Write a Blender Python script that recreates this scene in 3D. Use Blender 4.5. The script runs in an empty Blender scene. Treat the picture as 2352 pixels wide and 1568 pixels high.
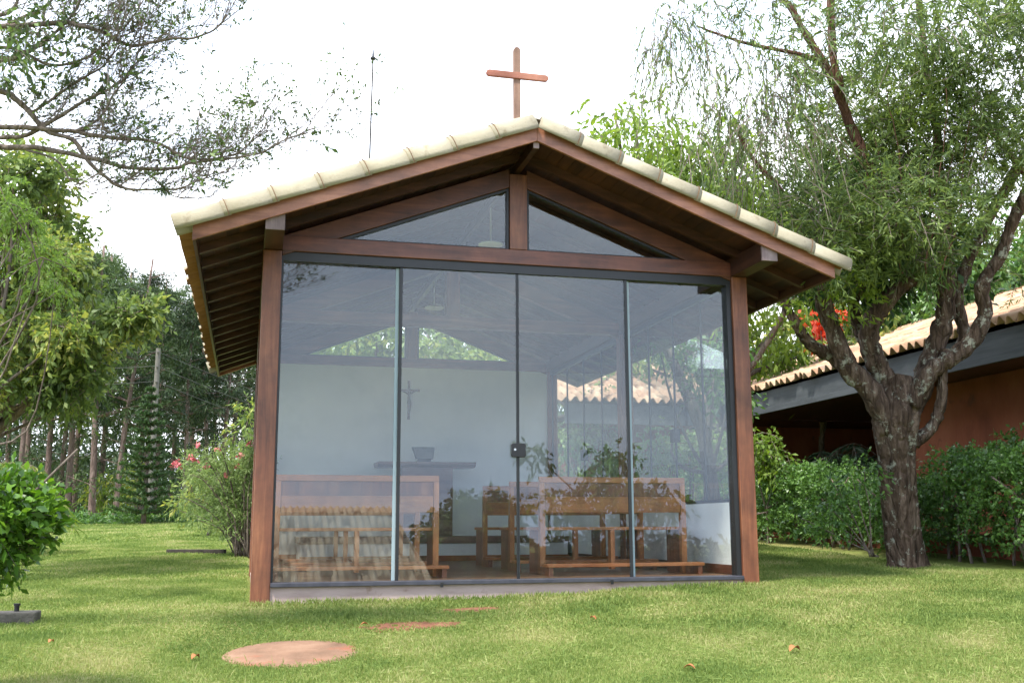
import bpy, math, random
import numpy as np
from mathutils import Vector, Matrix
random.seed(7); RNG = np.random.default_rng(11)
SC = bpy.context.scene
COL = SC.collection
R_ = math.radians

# ------------------------------------------------------------------ camera
FPX, PIT, YAW, ROL = 2401.78, .1755, .2461, -.0036
CAM = np.array([-.0507, -8.5395, .425])
Fv = np.array([math.sin(YAW)*math.cos(PIT), math.cos(YAW)*math.cos(PIT), math.sin(PIT)])
Rv = np.array([math.cos(YAW), -math.sin(YAW), 0.0]); Uv = np.cross(Rv, Fv)
Rv, Uv = Rv*math.cos(ROL)+Uv*math.sin(ROL), -Rv*math.sin(ROL)+Uv*math.cos(ROL)
cd = bpy.data.cameras.new('camera'); co = bpy.data.objects.new('camera', cd); COL.objects.link(co)
cd.sensor_fit = 'HORIZONTAL'; cd.sensor_width = 36; cd.lens = FPX/2352*36; cd.clip_end = 2000; cd.clip_start = .05
co.matrix_world = Matrix(((Rv[0], Uv[0], -Fv[0], CAM[0]), (Rv[1], Uv[1], -Fv[1], CAM[1]), (Rv[2], Uv[2], -Fv[2], CAM[2]), (0, 0, 0, 1)))
SC.camera = co
def ray(x, y): return Fv + Rv*((x-1176)/FPX) - Uv*((y-784)/FPX)
def at(x, y, d): return CAM + ray(x, y)*d
def lawn_z(x, y):
    b = -.175 + .022*min(max(x, -12), 16)
    if y < -9.6: b += .15*(max(y, -34)+9.6)
    return b + (.066*max(y, -62) if y < 0 else .036*min(y, 34))

# ------------------------------------------------------------------ materials
def nodes(name):
    m = bpy.data.materials.new(name); m.use_nodes = True
    nt = m.node_tree; nt.nodes.clear()
    out = nt.nodes.new('ShaderNodeOutputMaterial')
    def N(t, **k):
        n = nt.nodes.new('ShaderNode'+t)
        for a, v in k.items():
            if a[0] == '_': n.inputs[a[1:].replace('_', ' ')].default_value = v
            else: setattr(n, a, v)
        return n
    def L(a, b): nt.links.new(a, b)
    return m, N, L, out
def ramp(N, stops):
    r = N('ValToRGB'); e = r.color_ramp.elements
    while len(e) < len(stops): e.new(.5)
    for i, (p, c) in enumerate(stops): e[i].position = p; e[i].color = (*c, 1)
    return r
def mat(name, cols, scale=4, stretch=(1, 1, 1), rough=.6, bump=.0, bscale=None, spec=.4, detail=6, metal=0, stains=None, coat=0, coord='Object'):
    """noise-mottled surface: cols = 2-3 colours"""
    m, N, L, out = nodes(name)
    tc = N('TexCoord'); mp = N('Mapping'); mp.inputs['Scale'].default_value = stretch
    L(tc.outputs[coord], mp.inputs['Vector'])
    nz = N('TexNoise', _Scale=scale, _Detail=detail, _Roughness=.6); L(mp.outputs[0], nz.inputs['Vector'])
    cr = ramp(N, [(.3+.4*i/(len(cols)-1), c) for i, c in enumerate(cols)]); L(nz.outputs[0], cr.inputs[0])
    col = cr.outputs[0]
    if stains:
        n2 = N('TexNoise', _Scale=stains[1], _Detail=5., _Roughness=.65); L(tc.outputs['Object'], n2.inputs['Vector'])
        r2 = ramp(N, [(stains[2], (0, 0, 0)), (stains[2]+.12, (1, 1, 1))]); L(n2.outputs[0], r2.inputs[0])
        mx = N('MixRGB'); mx.inputs[2].default_value = (*stains[0], 1); L(col, mx.inputs[1]); L(r2.outputs[0], mx.inputs[0]); col = mx.outputs[0]
    p = N('BsdfPrincipled', _Roughness=rough, _Metallic=metal); p.inputs['Specular IOR Level'].default_value = spec
    p.inputs['Coat Weight'].default_value = coat; p.inputs['Coat Roughness'].default_value = .25
    L(col, p.inputs['Base Color'])
    if bump:
        nb = N('TexNoise', _Scale=bscale or scale*3, _Detail=6.); L(mp.outputs[0], nb.inputs['Vector'])
        b = N('Bump', _Strength=bump, _Distance=.02); L(nb.outputs[0], b.inputs['Height']); L(b.outputs[0], p.inputs['Normal'])
    L(p.outputs[0], out.inputs[0])
    return m
def wood(name, cols, axis, coat=.25, rough=.5, board=None):
    m, N, L, out = nodes(name)
    tc = N('TexCoord'); mp = N('Mapping'); s = [9., 9., 9.]; s[axis] = .7
    mp.inputs['Scale'].default_value = s; L(tc.outputs['Object'], mp.inputs['Vector'])
    geo = N('NewGeometry'); off = N('VectorMath', operation='MULTIPLY'); off.inputs[1].default_value = (17, 31, 23)
    L(geo.outputs['Random Per Island'], off.inputs[0]); ad = N('VectorMath', operation='ADD'); L(mp.outputs[0], ad.inputs[0]); L(off.outputs[0], ad.inputs[1])
    nz = N('TexNoise', _Scale=1.6, _Detail=8., _Roughness=.65, _Distortion=.6); L(ad.outputs[0], nz.inputs['Vector'])
    cr = ramp(N, [(.28+.44*i/(len(cols)-1), c) for i, c in enumerate(cols)]); L(nz.outputs[0], cr.inputs[0])
    nb = N('TexNoise', _Scale=2.3, _Detail=6., _Roughness=.65); L(tc.outputs['Object'], nb.inputs['Vector'])
    hs = N('HueSaturation'); mr = N('MapRange'); mr.inputs[1].default_value = .3; mr.inputs[2].default_value = .7; mr.inputs[3].default_value = .55; mr.inputs[4].default_value = 1.4
    L(nb.outputs[0], mr.inputs[0]); L(mr.outputs[0], hs.inputs['Value']); L(cr.outputs[0], hs.inputs['Color'])
    col = hs.outputs[0]
    if board:
        mr2 = N('MapRange'); mr2.inputs[3].default_value = .7; mr2.inputs[4].default_value = 1.3; L(geo.outputs['Random Per Island'], mr2.inputs[0])
        h2 = N('HueSaturation'); L(mr2.outputs[0], h2.inputs['Value']); L(col, h2.inputs['Color']); col = h2.outputs[0]
    p = N('BsdfPrincipled', _Roughness=rough); L(col, p.inputs['Base Color'])
    p.inputs['Coat Weight'].default_value = coat; p.inputs['Coat Roughness'].default_value = .3
    b = N('Bump', _Strength=.25, _Distance=.004); L(nz.outputs[0], b.inputs['Height']); L(b.outputs[0], p.inputs['Normal'])
    L(p.outputs[0], out.inputs[0]); return m
def leafmat(name, cols, trans=.35, rough=.55, spec=.35, clump=.6, amp=1.1):
    m, N, L, out = nodes(name)
    geo = N('NewGeometry'); tc = N('TexCoord')
    nz = N('TexNoise', _Scale=clump, _Detail=2.); L(tc.outputs['Object'], nz.inputs['Vector'])
    a = N('Math', operation='MULTIPLY_ADD'); a.inputs[1].default_value = amp; a.inputs[2].default_value = -amp*.5+.5*.45; L(nz.outputs[0], a.inputs[0])
    b = N('Math', operation='MULTIPLY_ADD'); b.inputs[1].default_value = .55; L(geo.outputs['Random Per Island'], b.inputs[0]); L(a.outputs[0], b.inputs[2])
    cr = ramp(N, [(.12+.76*i/(len(cols)-1), c) for i, c in enumerate(cols)]); L(b.outputs[0], cr.inputs[0])
    p = N('BsdfPrincipled', _Roughness=rough); p.inputs['Specular IOR Level'].default_value = spec; L(cr.outputs[0], p.inputs['Base Color'])
    t = N('BsdfTranslucent'); hs = N('HueSaturation', _Value=1.5, _Saturation=1.1); hs.inputs['Hue'].default_value = .49; L(cr.outputs[0], hs.inputs['Color']); L(hs.outputs[0], t.inputs['Color'])
    mx = N('MixShader'); mx.inputs[0].default_value = trans; L(p.outputs[0], mx.inputs[1]); L(t.outputs[0], mx.inputs[2]); L(mx.outputs[0], out.inputs[0])
    return m
def glassmat(name, tint=(.93, .97, .96), ior=1.75, rough=0.0, dirt=.0):
    m, N, L, out = nodes(name)
    tr = N('BsdfTransparent'); tr.inputs[0].default_value = (*tint, 1)
    gl = N('BsdfGlossy'); gl.inputs['Roughness'].default_value = rough; gl.inputs[0].default_value = (.95, .98, 1, 1)
    fr = N('Fresnel'); gm = N('NewGeometry'); io = N('MapRange'); io.inputs[3].default_value = ior; io.inputs[4].default_value = 1/ior
    L(gm.outputs['Backfacing'], io.inputs[0]); L(io.outputs[0], fr.inputs['IOR']); mx = N('MixShader'); L(fr.outputs[0], mx.inputs[0]); L(tr.outputs[0], mx.inputs[1]); L(gl.outputs[0], mx.inputs[2])
    nz = N('TexNoise', _Scale=.8, _Detail=1.); tc = N('TexCoord'); L(tc.outputs['Object'], nz.inputs['Vector'])
    bp = N('Bump', _Strength=.012, _Distance=.02); L(nz.outputs[0], bp.inputs['Height']); L(bp.outputs[0], gl.inputs['Normal'])
    res = mx.outputs[0]
    if dirt:
        df = N('BsdfDiffuse'); df.inputs[0].default_value = (.6, .62, .6, 1)
        n2 = N('TexNoise', _Scale=2.5, _Detail=7., _Roughness=.7); L(tc.outputs['Object'], n2.inputs['Vector'])
        r2 = ramp(N, [(.35, (0, 0, 0)), (.8, (dirt, dirt, dirt))]); L(n2.outputs[0], r2.inputs[0])
        m2 = N('MixShader'); L(r2.outputs[0], m2.inputs[0]); L(res, m2.inputs[1]); L(df.outputs[0], m2.inputs[2]); res = m2.outputs[0]
    L(res, out.inputs[0]); return m

RED = [(.060, .018, .010), (.145, .045, .024), (.23, .085, .046)]
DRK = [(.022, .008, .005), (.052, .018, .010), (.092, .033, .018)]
PEW = [(.19, .055, .016), (.33, .115, .032), (.43, .17, .055)]
M = dict(
 woodx=wood('stained_wood_x', RED, 0), woody=wood('stained_wood_y', RED, 1), woodz=wood('stained_wood_z', [(.072, .021, .010), (.175, .058, .024), (.27, .105, .045)], 2),
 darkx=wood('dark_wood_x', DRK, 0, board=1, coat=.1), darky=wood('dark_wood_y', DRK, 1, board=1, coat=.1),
 weather=wood('weathered_end_grain', [(.16, .11, .11), (.25, .185, .185), (.32, .25, .25)], 2, coat=0, rough=.8),
 pewx=wood('pew_wood_x', PEW, 0, coat=.3), pewz=wood('pew_wood_z', PEW, 2, coat=.3), pewd=wood('pew_end_wood', [(.09, .025, .012), (.17, .05, .02), (.24, .085, .03)], 2, coat=.3),
 altar=wood('altar_wood', [(.09, .04, .03), (.16, .075, .055), (.2, .11, .08)], 0, coat=.2),
 cross=wood('cross_wood', [(.14, .075, .05), (.24, .14, .10), (.32, .21, .15)], 2, coat=0, rough=.8), crossx=wood('cross_arm_wood', [(.20, .065, .045), (.32, .12, .08), (.36, .18, .12)], 0, coat=0, rough=.8),
 tile=mat('roof_tile_cream', [(.255, .225, .155), (.32, .285, .205), (.37, .33, .25)], 3, rough=.75, bump=.15, bscale=60, stains=((.22, .185, .12), 6, .57)),
 clay=mat('roof_tile_clay', [(.26, .125, .07), (.43, .27, .17), (.52, .40, .28)], 2.6, rough=.85, bump=.2, bscale=40, stains=((.26, .20, .16), 4, .60)),
 alu=mat('black_aluminium', [(.010, .011, .012), (.017, .018, .020)], 6, rough=.4, spec=.5),
 track=mat('bottom_track_metal', [(.03, .032, .045), (.07, .07, .085)], 8, rough=.45),
 plaster=mat('white_plaster', [(.76, .78, .76), (.83, .84, .82), (.86, .87, .85)], 2, rough=.9, bump=.1, bscale=40),
 plinth=mat('plinth_paint', [(.33, .24, .22), (.42, .32, .295), (.48, .37, .345)], 3, stretch=(1, 1, 4), rough=.85, bump=.2, bscale=50, stains=((.22, .14, .10), 6, .64)),
 floor=mat('polished_floor', [(.15, .07, .035), (.23, .115, .06), (.28, .15, .085)], 3, rough=.35, spec=.5),
 terra=mat('terracotta_render', [(.15, .042, .022), (.26, .078, .04), (.33, .115, .062)], 1.6, stretch=(1, 1, .45), rough=.92, bump=.3, bscale=30, stains=((.13, .05, .035), 3, .60)),
 fascia=mat('grey_fascia', [(.026, .031, .036), (.043, .050, .056), (.058, .066, .073)], 3, stretch=(5, .4, 5), rough=.7, bump=.1),
 black=mat('black_plastic', [(.012, .012, .013), (.02, .02, .022)], 10, rough=.35),
 chrome=mat('lock_cylinder', [(.6, .6, .6), (.75, .75, .75)], 10, rough=.3, metal=1),
 white=mat('white_enamel', [(.7, .7, .68), (.8, .8, .78)], 4, rough=.4),
 concrete=mat('weathered_concrete', [(.045, .042, .034), (.09, .082, .068), (.14, .13, .11)], 6, rough=.95, bump=.5, bscale=40, stains=((.035, .045, .02), 7, .55)),
 disc=mat('disc_concrete', [(.13, .075, .045), (.21, .12, .075), (.27, .17, .11)], 3.5, rough=.95, bump=.4, bscale=60, stains=((.24, .085, .045), 2.2, .55)),
 soil=mat('red_soil', [(.11, .045, .025), (.19, .078, .042), (.25, .12, .068)], 9, rough=1, bump=.6, bscale=50),
 dryleaf=mat('dry_leaf', [(.25, .09, .03), (.42, .16, .06)], 12, rough=.8),
 steel=mat('galvanised_steel', [(.25, .25, .26), (.4, .4, .41)], 8, rough=.5, metal=.5),
 polem=mat('pole_concrete', [(.10, .092, .08), (.16, .15, .13)], 5, rough=.9), wire=mat('wire', [(.05, .05, .05), (.08, .08, .08)], 5, rough=.6),
 glass=glassmat('window_glass', (.96, .985, .98), ior=1.58, dirt=.012), gside=glassmat('side_glass', (.96, .98, .98), 1.42), strip=mat('pane_edge_strip', [(.28, .37, .40), (.34, .43, .46)], 3, rough=.3),
 bronze=mat('crucifix_bronze', [(.10, .09, .08), (.2, .18, .16)], 12, rough=.5), page=mat('book_page', [(.16, .17, .17), (.24, .25, .25)], 6, rough=.8),
 petal=mat('pink_petal', [(.55, .09, .13), (.72, .2, .24), (.8, .35, .36)], 40, rough=.6), redpetal=mat('red_petal', [(.5, .05, .02), (.75, .12, .05)], 20, rough=.6),
)
def barkmat(name, cols, lichen=None, scale=7):
    m, N, L, out = nodes(name)
    tc = N('TexCoord'); mp = N('Mapping'); mp.inputs['Scale'].default_value = (1, 1, .22); L(tc.outputs['Object'], mp.inputs['Vector'])
    nz = N('TexNoise', _Scale=scale*2, _Detail=8., _Roughness=.7, _Distortion=.5); L(mp.outputs[0], nz.inputs['Vector'])
    vo = N('TexVoronoi', feature='DISTANCE_TO_EDGE', _Scale=scale*1.6); L(mp.outputs[0], vo.inputs['Vector'])
    cr = ramp(N, [(.3+.4*i/(len(cols)-1), c) for i, c in enumerate(cols)]); L(nz.outputs[0], cr.inputs[0]); col = cr.outputs[0]
    if lichen:
        n2 = N('TexNoise', _Scale=9., _Detail=6., _Roughness=.75); L(tc.outputs['Object'], n2.inputs['Vector'])
        r2 = ramp(N, [(.56, (0, 0, 0)), (.62, (1, 1, 1))]); L(n2.outputs[0], r2.inputs[0])
        mx = N('MixRGB'); mx.inputs[2].default_value = (*lichen, 1); L(r2.outputs[0], mx.inputs[0]); L(col, mx.inputs[1]); col = mx.outputs[0]
    p = N('BsdfPrincipled', _Roughness=.95); L(col, p.inputs['Base Color']); p.inputs['Specular IOR Level'].default_value = .15
    ad = N('Math', operation='ADD'); mn = N('Math', operation='MINIMUM'); mn.inputs[1].default_value = .12; L(vo.outputs[0], mn.inputs[0])
    ml = N('Math', operation='MULTIPLY'); ml.inputs[1].default_value = 5; L(mn.outputs[0], ml.inputs[0]); L(ml.outputs[0], ad.inputs[0]); L(nz.outputs[0], ad.inputs[1])
    b = N('Bump', _Strength=.9, _Distance=.03); L(ad.outputs[0], b.inputs['Height']); L(b.outputs[0], p.inputs['Normal']); L(p.outputs[0], out.inputs[0])
    return m
def vary(m, lo, hi):
    nt_ = m.node_tree; p = [n for n in nt_.nodes if n.type == 'BSDF_PRINCIPLED'][0]; l = p.inputs['Base Color'].links[0]; src = l.from_socket
    oi = nt_.nodes.new('ShaderNodeObjectInfo'); mr = nt_.nodes.new('ShaderNodeMapRange'); mr.inputs[3].default_value = lo; mr.inputs[4].default_value = hi
    hs = nt_.nodes.new('ShaderNodeHueSaturation'); nt_.links.new(oi.outputs['Random'], mr.inputs[0]); nt_.links.new(mr.outputs[0], hs.inputs['Value']); nt_.links.new(src, hs.inputs['Color']); nt_.links.new(hs.outputs[0], p.inputs['Base Color'])
vary(M['tile'], .9, 1.08)
M['raw'] = mat('raw_clay_underside', [(.16, .07, .025), (.26, .125, .045)], 5, rough=.9)
M['gable'] = wood('shaded_gable_wood', [(.045, .014, .008), (.10, .032, .017), (.17, .058, .031)], 0, coat=.15)  # stained wood darkened: shade under the barge boards painted into the rafter colour
M['joint'] = mat('joint_dirt', [(.10, .06, .03), (.18, .11, .06)], 20, rough=.95)
M['barge'] = wood('barge_wood', [(.17, .062, .033), (.31, .125, .070), (.40, .18, .11)], 0)
M['edging'] = mat('dark_edging', [(.025, .022, .018), (.06, .05, .04)], 9, rough=.95)
M['bark'] = barkmat('gnarled_bark', [(.022, .015, .011), (.095, .064, .047), (.25, .185, .145)], (.32, .32, .26))
M['bark2'] = barkmat('grey_brown_bark', [(.09, .07, .058), (.18, .145, .12), (.27, .22, .19)], None)
M['barkred'] = barkmat('reddish_bark', [(.075, .038, .028), (.14, .07, .05), (.22, .13, .09)], None)
M['barkpine'] = barkmat('pine_bark', [(.07, .048, .042), (.17, .12, .105), (.28, .21, .185)], None, 3)
M['twig'] = mat('twig', [(.13, .10, .09), (.22, .175, .16)], 9, rough=.9)
M['lf_big'] = leafmat('bottlebrush_leaves', [(.036, .060, .022), (.072, .118, .036), (.13, .19, .052), (.23, .31, .08)])
M['lf_yel'] = leafmat('yellow_green_leaves', [(.07, .12, .02), (.15, .24, .035), (.25, .34, .06)], .45)
M['lf_ov'] = leafmat('overhang_leaves', [(.03, .055, .02), (.06, .10, .03), (.14, .22, .05)], .3, clump=1.5)
M['lf_left'] = leafmat('broadleaf_leaves', [(.062, .10, .03), (.11, .17, .045), (.175, .24, .06), (.36, .37, .09)], .4, clump=1.0)
M['lf_fern'] = leafmat('feathery_leaves', [(.08, .145, .03), (.15, .24, .05)], .5)
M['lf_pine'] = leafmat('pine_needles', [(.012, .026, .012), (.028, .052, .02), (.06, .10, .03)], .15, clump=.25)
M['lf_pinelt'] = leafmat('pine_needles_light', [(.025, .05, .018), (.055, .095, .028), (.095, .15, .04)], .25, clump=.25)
M['lf_arau'] = leafmat('araucaria_needles', [(.02, .045, .018), (.04, .085, .025), (.075, .14, .035)], .15, clump=.7)
M['lf_shrub'] = leafmat('glossy_shrub_leaves', [(.03, .07, .012), (.07, .16, .02), (.20, .36, .045)], .3, rough=.3, spec=.6, clump=3)
M['lf_hedge'] = leafmat('hedge_leaves', [(.03, .07, .02), (.075, .16, .035), (.15, .28, .06)], .3, rough=.4, spec=.5, clump=1.6)
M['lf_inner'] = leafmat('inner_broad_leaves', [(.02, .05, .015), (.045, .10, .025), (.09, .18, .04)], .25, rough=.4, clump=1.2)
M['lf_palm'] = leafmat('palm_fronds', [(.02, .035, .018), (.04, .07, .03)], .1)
M['lf_bamb'] = leafmat('drooping_palm', [(.08, .14, .02), (.14, .22, .035), (.32, .33, .06)], .4)
M['lf_ole'] = leafmat('willowy_shrub', [(.09, .14, .05), (.17, .25, .08), (.27, .36, .14)], .4, clump=2)
M['lf_red'] = leafmat('flame_red_leaves', [(.45, .05, .02), (.7, .12, .05)], .3)
M['grass'] = leafmat('grass_blades', [(.10, .16, .04), (.16, .23, .058), (.235, .295, .085), (.38, .37, .17)], .35, rough=.6, spec=.2, clump=1.3, amp=1.5)

# ------------------------------------------------------------------ mesh helpers
class MB:
    def __init__(s): s.v = []; s.f = []; s.n = 0
    def add(s, v, f):
        v = np.asarray(v, float).reshape(-1, 3); s.v.append(v); k = s.n
        s.f += [tuple(i+k for i in q) for q in f]; s.n += len(v); return s
    def box(s, x0, x1, y0, y1, z0, z1):
        return s.add([(x0, y0, z0), (x1, y0, z0), (x1, y1, z0), (x0, y1, z0), (x0, y0, z1), (x1, y0, z1), (x1, y1, z1), (x0, y1, z1)],
              [(3, 2, 1, 0), (4, 5, 6, 7), (0, 1, 5, 4), (1, 2, 6, 5), (2, 3, 7, 6), (3, 0, 4, 7)])
    def prism_y(s, poly, y0, y1):          # polygon in x,z pushed along y
        n = len(poly); v = [(x, y0, z) for x, z in poly]+[(x, y1, z) for x, z in poly]
        return s.add(v, [tuple(range(n)), tuple(range(2*n-1, n-1, -1))]+[(i+n, (i+1) % n+n, (i+1) % n, i) for i in range(n)])
    def prism_x(s, poly, x0, x1):
        n = len(poly); v = [(x0, y, z) for y, z in poly]+[(x1, y, z) for y, z in poly]
        return s.add(v, [tuple(range(n-1, -1, -1)), tuple(range(n, 2*n))]+[(i, (i+1) % n, (i+1) % n+n, i+n) for i in range(n)])
    def prism_z(s, poly, z0, z1):
        n = len(poly); v = [(x, y, z0) for x, y in poly]+[(x, y, z1) for x, y in poly]
        return s.add(v, [tuple(range(n-1, -1, -1)), tuple(range(n, 2*n))]+[(i, (i+1) % n, (i+1) % n+n, i+n) for i in range(n)])
    def tube(s, pts, rad, n=8, cap=True, flute=None):
        pts = np.asarray(pts, float); m = len(pts)
        rad = np.full(m, rad) if np.isscalar(rad) else np.asarray(rad, float)
        T = np.gradient(pts, axis=0); T /= np.linalg.norm(T, axis=1)[:, None]+1e-9
        u = np.cross(T[0], [0, 0, 1.]) if abs(T[0][2]) < .9 else np.cross(T[0], [1., 0, 0]); u /= np.linalg.norm(u)
        a = np.arange(n)*2*math.pi/n; V = []
        for i in range(m):
            u = u-T[i]*(u@T[i]); u /= np.linalg.norm(u)+1e-9; w = np.cross(T[i], u)
            r = rad[i]*(flute(i, a) if flute else 1.)
            V.append(pts[i]+(np.cos(a)*r)[:, None]*u+(np.sin(a)*r)[:, None]*w)
        F = [(i*n+j, i*n+(j+1) % n, (i+1)*n+(j+1) % n, (i+1)*n+j) for i in range(m-1) for j in range(n)]
        if cap: F += [tuple(range(n-1, -1, -1)), tuple((m-1)*n+j for j in range(n))]
        return s.add(np.vstack(V), F)
    def lathe(s, prof, c=(0, 0, 0), n=24):
        V = [(c[0]+r*math.cos(2*math.pi*j/n), c[1]+r*math.sin(2*math.pi*j/n), c[2]+z) for r, z in prof for j in range(n)]
        m = len(prof); F = [(i*n+j, i*n+(j+1) % n, (i+1)*n+(j+1) % n, (i+1)*n+j) for i in range(m-1) for j in range(n)]
        F += [tuple(range(n-1, -1, -1)), tuple((m-1)*n+j for j in range(n))]
        return s.add(V, F)
    def build(s, name, m, parent=None, smooth=False, bevel=0):
        me = bpy.data.meshes.new(name); me.from_pydata(np.vstack(s.v).tolist(), [], s.f); me.update()
        return link(name, me, m, parent, smooth, bevel)
def link(name, me, m, parent=None, smooth=False, bevel=0):
    me.materials.append(m)
    if smooth: me.polygons.foreach_set('use_smooth', [True]*len(me.polygons))
    o = bpy.data.objects.new(name, me); COL.objects.link(o)
    if parent: o.parent = parent; o.matrix_parent_inverse = Matrix.Translation(-Vector(wloc(parent)))
    if bevel:
        b = o.modifiers.new('bevel', 'BEVEL'); b.width = bevel; b.segments = 2; b.limit_method = 'ANGLE'
    return o
def wloc(o): return o.location
def tag(o, label=None, cat=None, group=None, kind=None):
    if label: o['label'] = label
    if cat: o['category'] = cat
    if group: o['group'] = group
    if kind: o['kind'] = kind
    return o
def thing(name, label, cat, loc=(0, 0, 0), group=None):
    o = bpy.data.objects.new(name, None); COL.objects.link(o); o.location = loc; o.empty_display_size = .2
    return tag(o, label, cat, group)
def copy_tree(o, loc, label=None, rz=0, sc=1):
    c = o.copy(); COL.objects.link(c); c.location = loc; c.rotation_euler[2] = rz; c.scale = (sc, sc, sc)
    if label: c['label'] = label
    for ch in list(o.children):
        d = ch.copy(); COL.objects.link(d); d.parent = c
        for g in list(ch.children):
            e = g.copy(); COL.objects.link(e); e.parent = d
    return c
def unit(a): return a/(np.linalg.norm(a, axis=-1, keepdims=True)+1e-9)
class Leaves:
    """many small leaf faces"""
    def __init__(s): s.q = []
    def add(s, P, A, L, W, bend=.0):
        n = len(P); A = unit(A); S = unit(np.cross(A, RNG.normal(size=(n, 3))))
        L = np.broadcast_to(L, n)[:, None]; W = np.broadcast_to(W, n)[:, None]
        mid = P+A*L*.5; tip = P+A*L; tip[:, 2:] -= bend*L
        s.q.append(np.stack([P, mid+S*W*.5, tip, mid-S*W*.5], 1)); return s
    def clump(s, c, r, nt, tl, nl, L, W, droop=.3, out=1., spread=.8, shell=.45, stems=None, frac=.3, sr=.004):
        """twigs started inside an ellipsoid, leaves along each"""
        c = np.asarray(c, float); r = np.asarray(r, float)*np.ones(3)
        d = unit(RNG.normal(size=(nt, 3))); P = c+d*r*(RNG.random((nt, 1))**shell)
        D = unit(unit(P-c)*out+RNG.normal(size=(nt, 3))*spread*.6+np.array([0, 0, -droop]))
        T = np.linspace(.1, 1, nl); tls = tl*(.6+.8*RNG.random((nt, 1, 1)))
        Q = P[:, None]+D[:, None]*T[None, :, None]*tls; Q[:, :, 2] -= droop*.8*(T**2)[None]*tls[:, :, 0]
        ax = D[:, None]*.7+RNG.normal(size=(nt, nl, 3))*.55; ax[:, :, 2] -= droop*.9
        LL = L*(.6+.8*RNG.random(nt*nl)); s.add(Q.reshape(-1, 3), ax.reshape(-1, 3), LL, W*(LL/L), .12)
        if stems is not None:
            for i in np.where(RNG.random(nt) < frac)[0]:
                p = np.vstack([P[i]-D[i]*tl*.3, Q[i][nl//3], Q[i][-1]]); stems.tube(p, [sr, sr*.8, sr*.4], 3, False)
        return s
    def build(s, name, m, parent=None):
        V = np.concatenate(s.q).reshape(-1, 3); n = len(V)//4
        if parent: V = V
        me = bpy.data.meshes.new(name); me.vertices.add(n*4); me.vertices.foreach_set('co', V.astype(np.float32).ravel())
        me.loops.add(n*4); me.loops.foreach_set('vertex_index', np.arange(n*4, dtype=np.int32))
        me.polygons.add(n); me.polygons.foreach_set('loop_start', np.arange(0, n*4, 4, dtype=np.int32))
        try: me.polygons.foreach_set('loop_total', np.full(n, 4, dtype=np.int32))
        except Exception: pass
        me.update(calc_edges=True); return link(name, me, m, parent)
def wander(p, n=8, amp=.1):
    """resample a polyline finely with organic wobble"""
    p = np.asarray(p, float); k = len(p); t = np.linspace(0, k-1, (k-1)*n+1); out = []
    for q in t:
        i = min(int(q), k-2); f = q-i; p0 = p[max(i-1, 0)]; p1 = p[i]; p2 = p[i+1]; p3 = p[min(i+2, k-1)]
        out.append(.5*((2*p1)+(p2-p0)*f+(2*p0-5*p1+4*p2-p3)*f*f+(3*p1-p0-3*p2+p3)*f**3))
    out = np.array(out); L = np.linalg.norm(np.diff(p, axis=0), axis=1).mean()
    nz = RNG.normal(size=out.shape); nz[1:-1] = (nz[:-2]+nz[1:-1]+nz[2:])/3; nz[0] = 0; nz[-1] = 0
    return out+nz*amp*L*.15

# ------------------------------------------------------------------ world, sun
w = bpy.data.worlds.new('World'); SC.world = w; w.use_nodes = True; nt = w.node_tree; nt.nodes.clear()
def WN(t, **k):
    n = nt.nodes.new('ShaderNode'+t)
    for a, v in k.items():
        if a[0] == '_': n.inputs[a[1:]].default_value = v
        else: setattr(n, a, v)
    return n
SUN_DIR = Vector((-.42, -.33, .95)).normalized()
wo = WN('OutputWorld'); bg = WN('Background'); bg.inputs[1].default_value = .1
sky = WN('TexSky', sky_type='NISHITA'); sky.sun_disc = False
sky.sun_elevation = math.asin(SUN_DIR.z); sky.sun_rotation = math.atan2(SUN_DIR.x, SUN_DIR.y)
tc = WN('TexCoord'); mp = WN('Mapping'); mp.inputs['Scale'].default_value = (1, 1, 3.2); nt.links.new(tc.outputs['Generated'], mp.inputs[0])
nz = WN('TexNoise', _Scale=1.6, _Detail=7., _Roughness=.55, _Distortion=.7); nt.links.new(mp.outputs[0], nz.inputs['Vector'])
cr = WN('ValToRGB'); e = cr.color_ramp.elements
e[0].position = .32; e[0].color = (6.0, 7.2, 9.4, 1); e[1].position = .72; e[1].color = (12.5, 12.6, 12.8, 1)
nt.links.new(nz.outputs[0], cr.inputs[0])
cov = WN('MapRange'); cov.inputs[1].default_value = .25; cov.inputs[2].default_value = .5; cov.inputs[3].default_value = .8; cov.inputs[4].default_value = 1.; nt.links.new(nz.outputs[0], cov.inputs[0])
mx = WN('MixRGB'); nt.links.new(cov.outputs[0], mx.inputs[0]); nt.links.new(sky.outputs[0], mx.inputs[1]); nt.links.new(cr.outputs[0], mx.inputs[2])
sx = WN('SeparateXYZ'); nt.links.new(tc.outputs['Generated'], sx.inputs[0])
ff = WN('MapRange'); ff.interpolation_type = 'SMOOTHSTEP'; ff.inputs[1].default_value = -.35; ff.inputs[2].default_value = .25; ff.inputs[3].default_value = 0; ff.inputs[4].default_value = 1
nt.links.new(sx.outputs['Y'], ff.inputs[0])      # added tint: sky dimmed grey-blue behind the photographer, for the glass reflections
bk_ = WN('MixRGB'); bk_.inputs[1].default_value = (.70, .75, .82, 1); bk_.inputs[2].default_value = (1, 1, 1, 1); nt.links.new(ff.outputs[0], bk_.inputs[0])
mu = WN('MixRGB', blend_type='MULTIPLY'); mu.inputs[0].default_value = 1; nt.links.new(mx.outputs[0], mu.inputs[1]); nt.links.new(bk_.outputs[0], mu.inputs[2]); nt.links.new(mu.outputs[0], bg.inputs[0]); nt.links.new(bg.outputs[0], wo.inputs[0])
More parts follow.
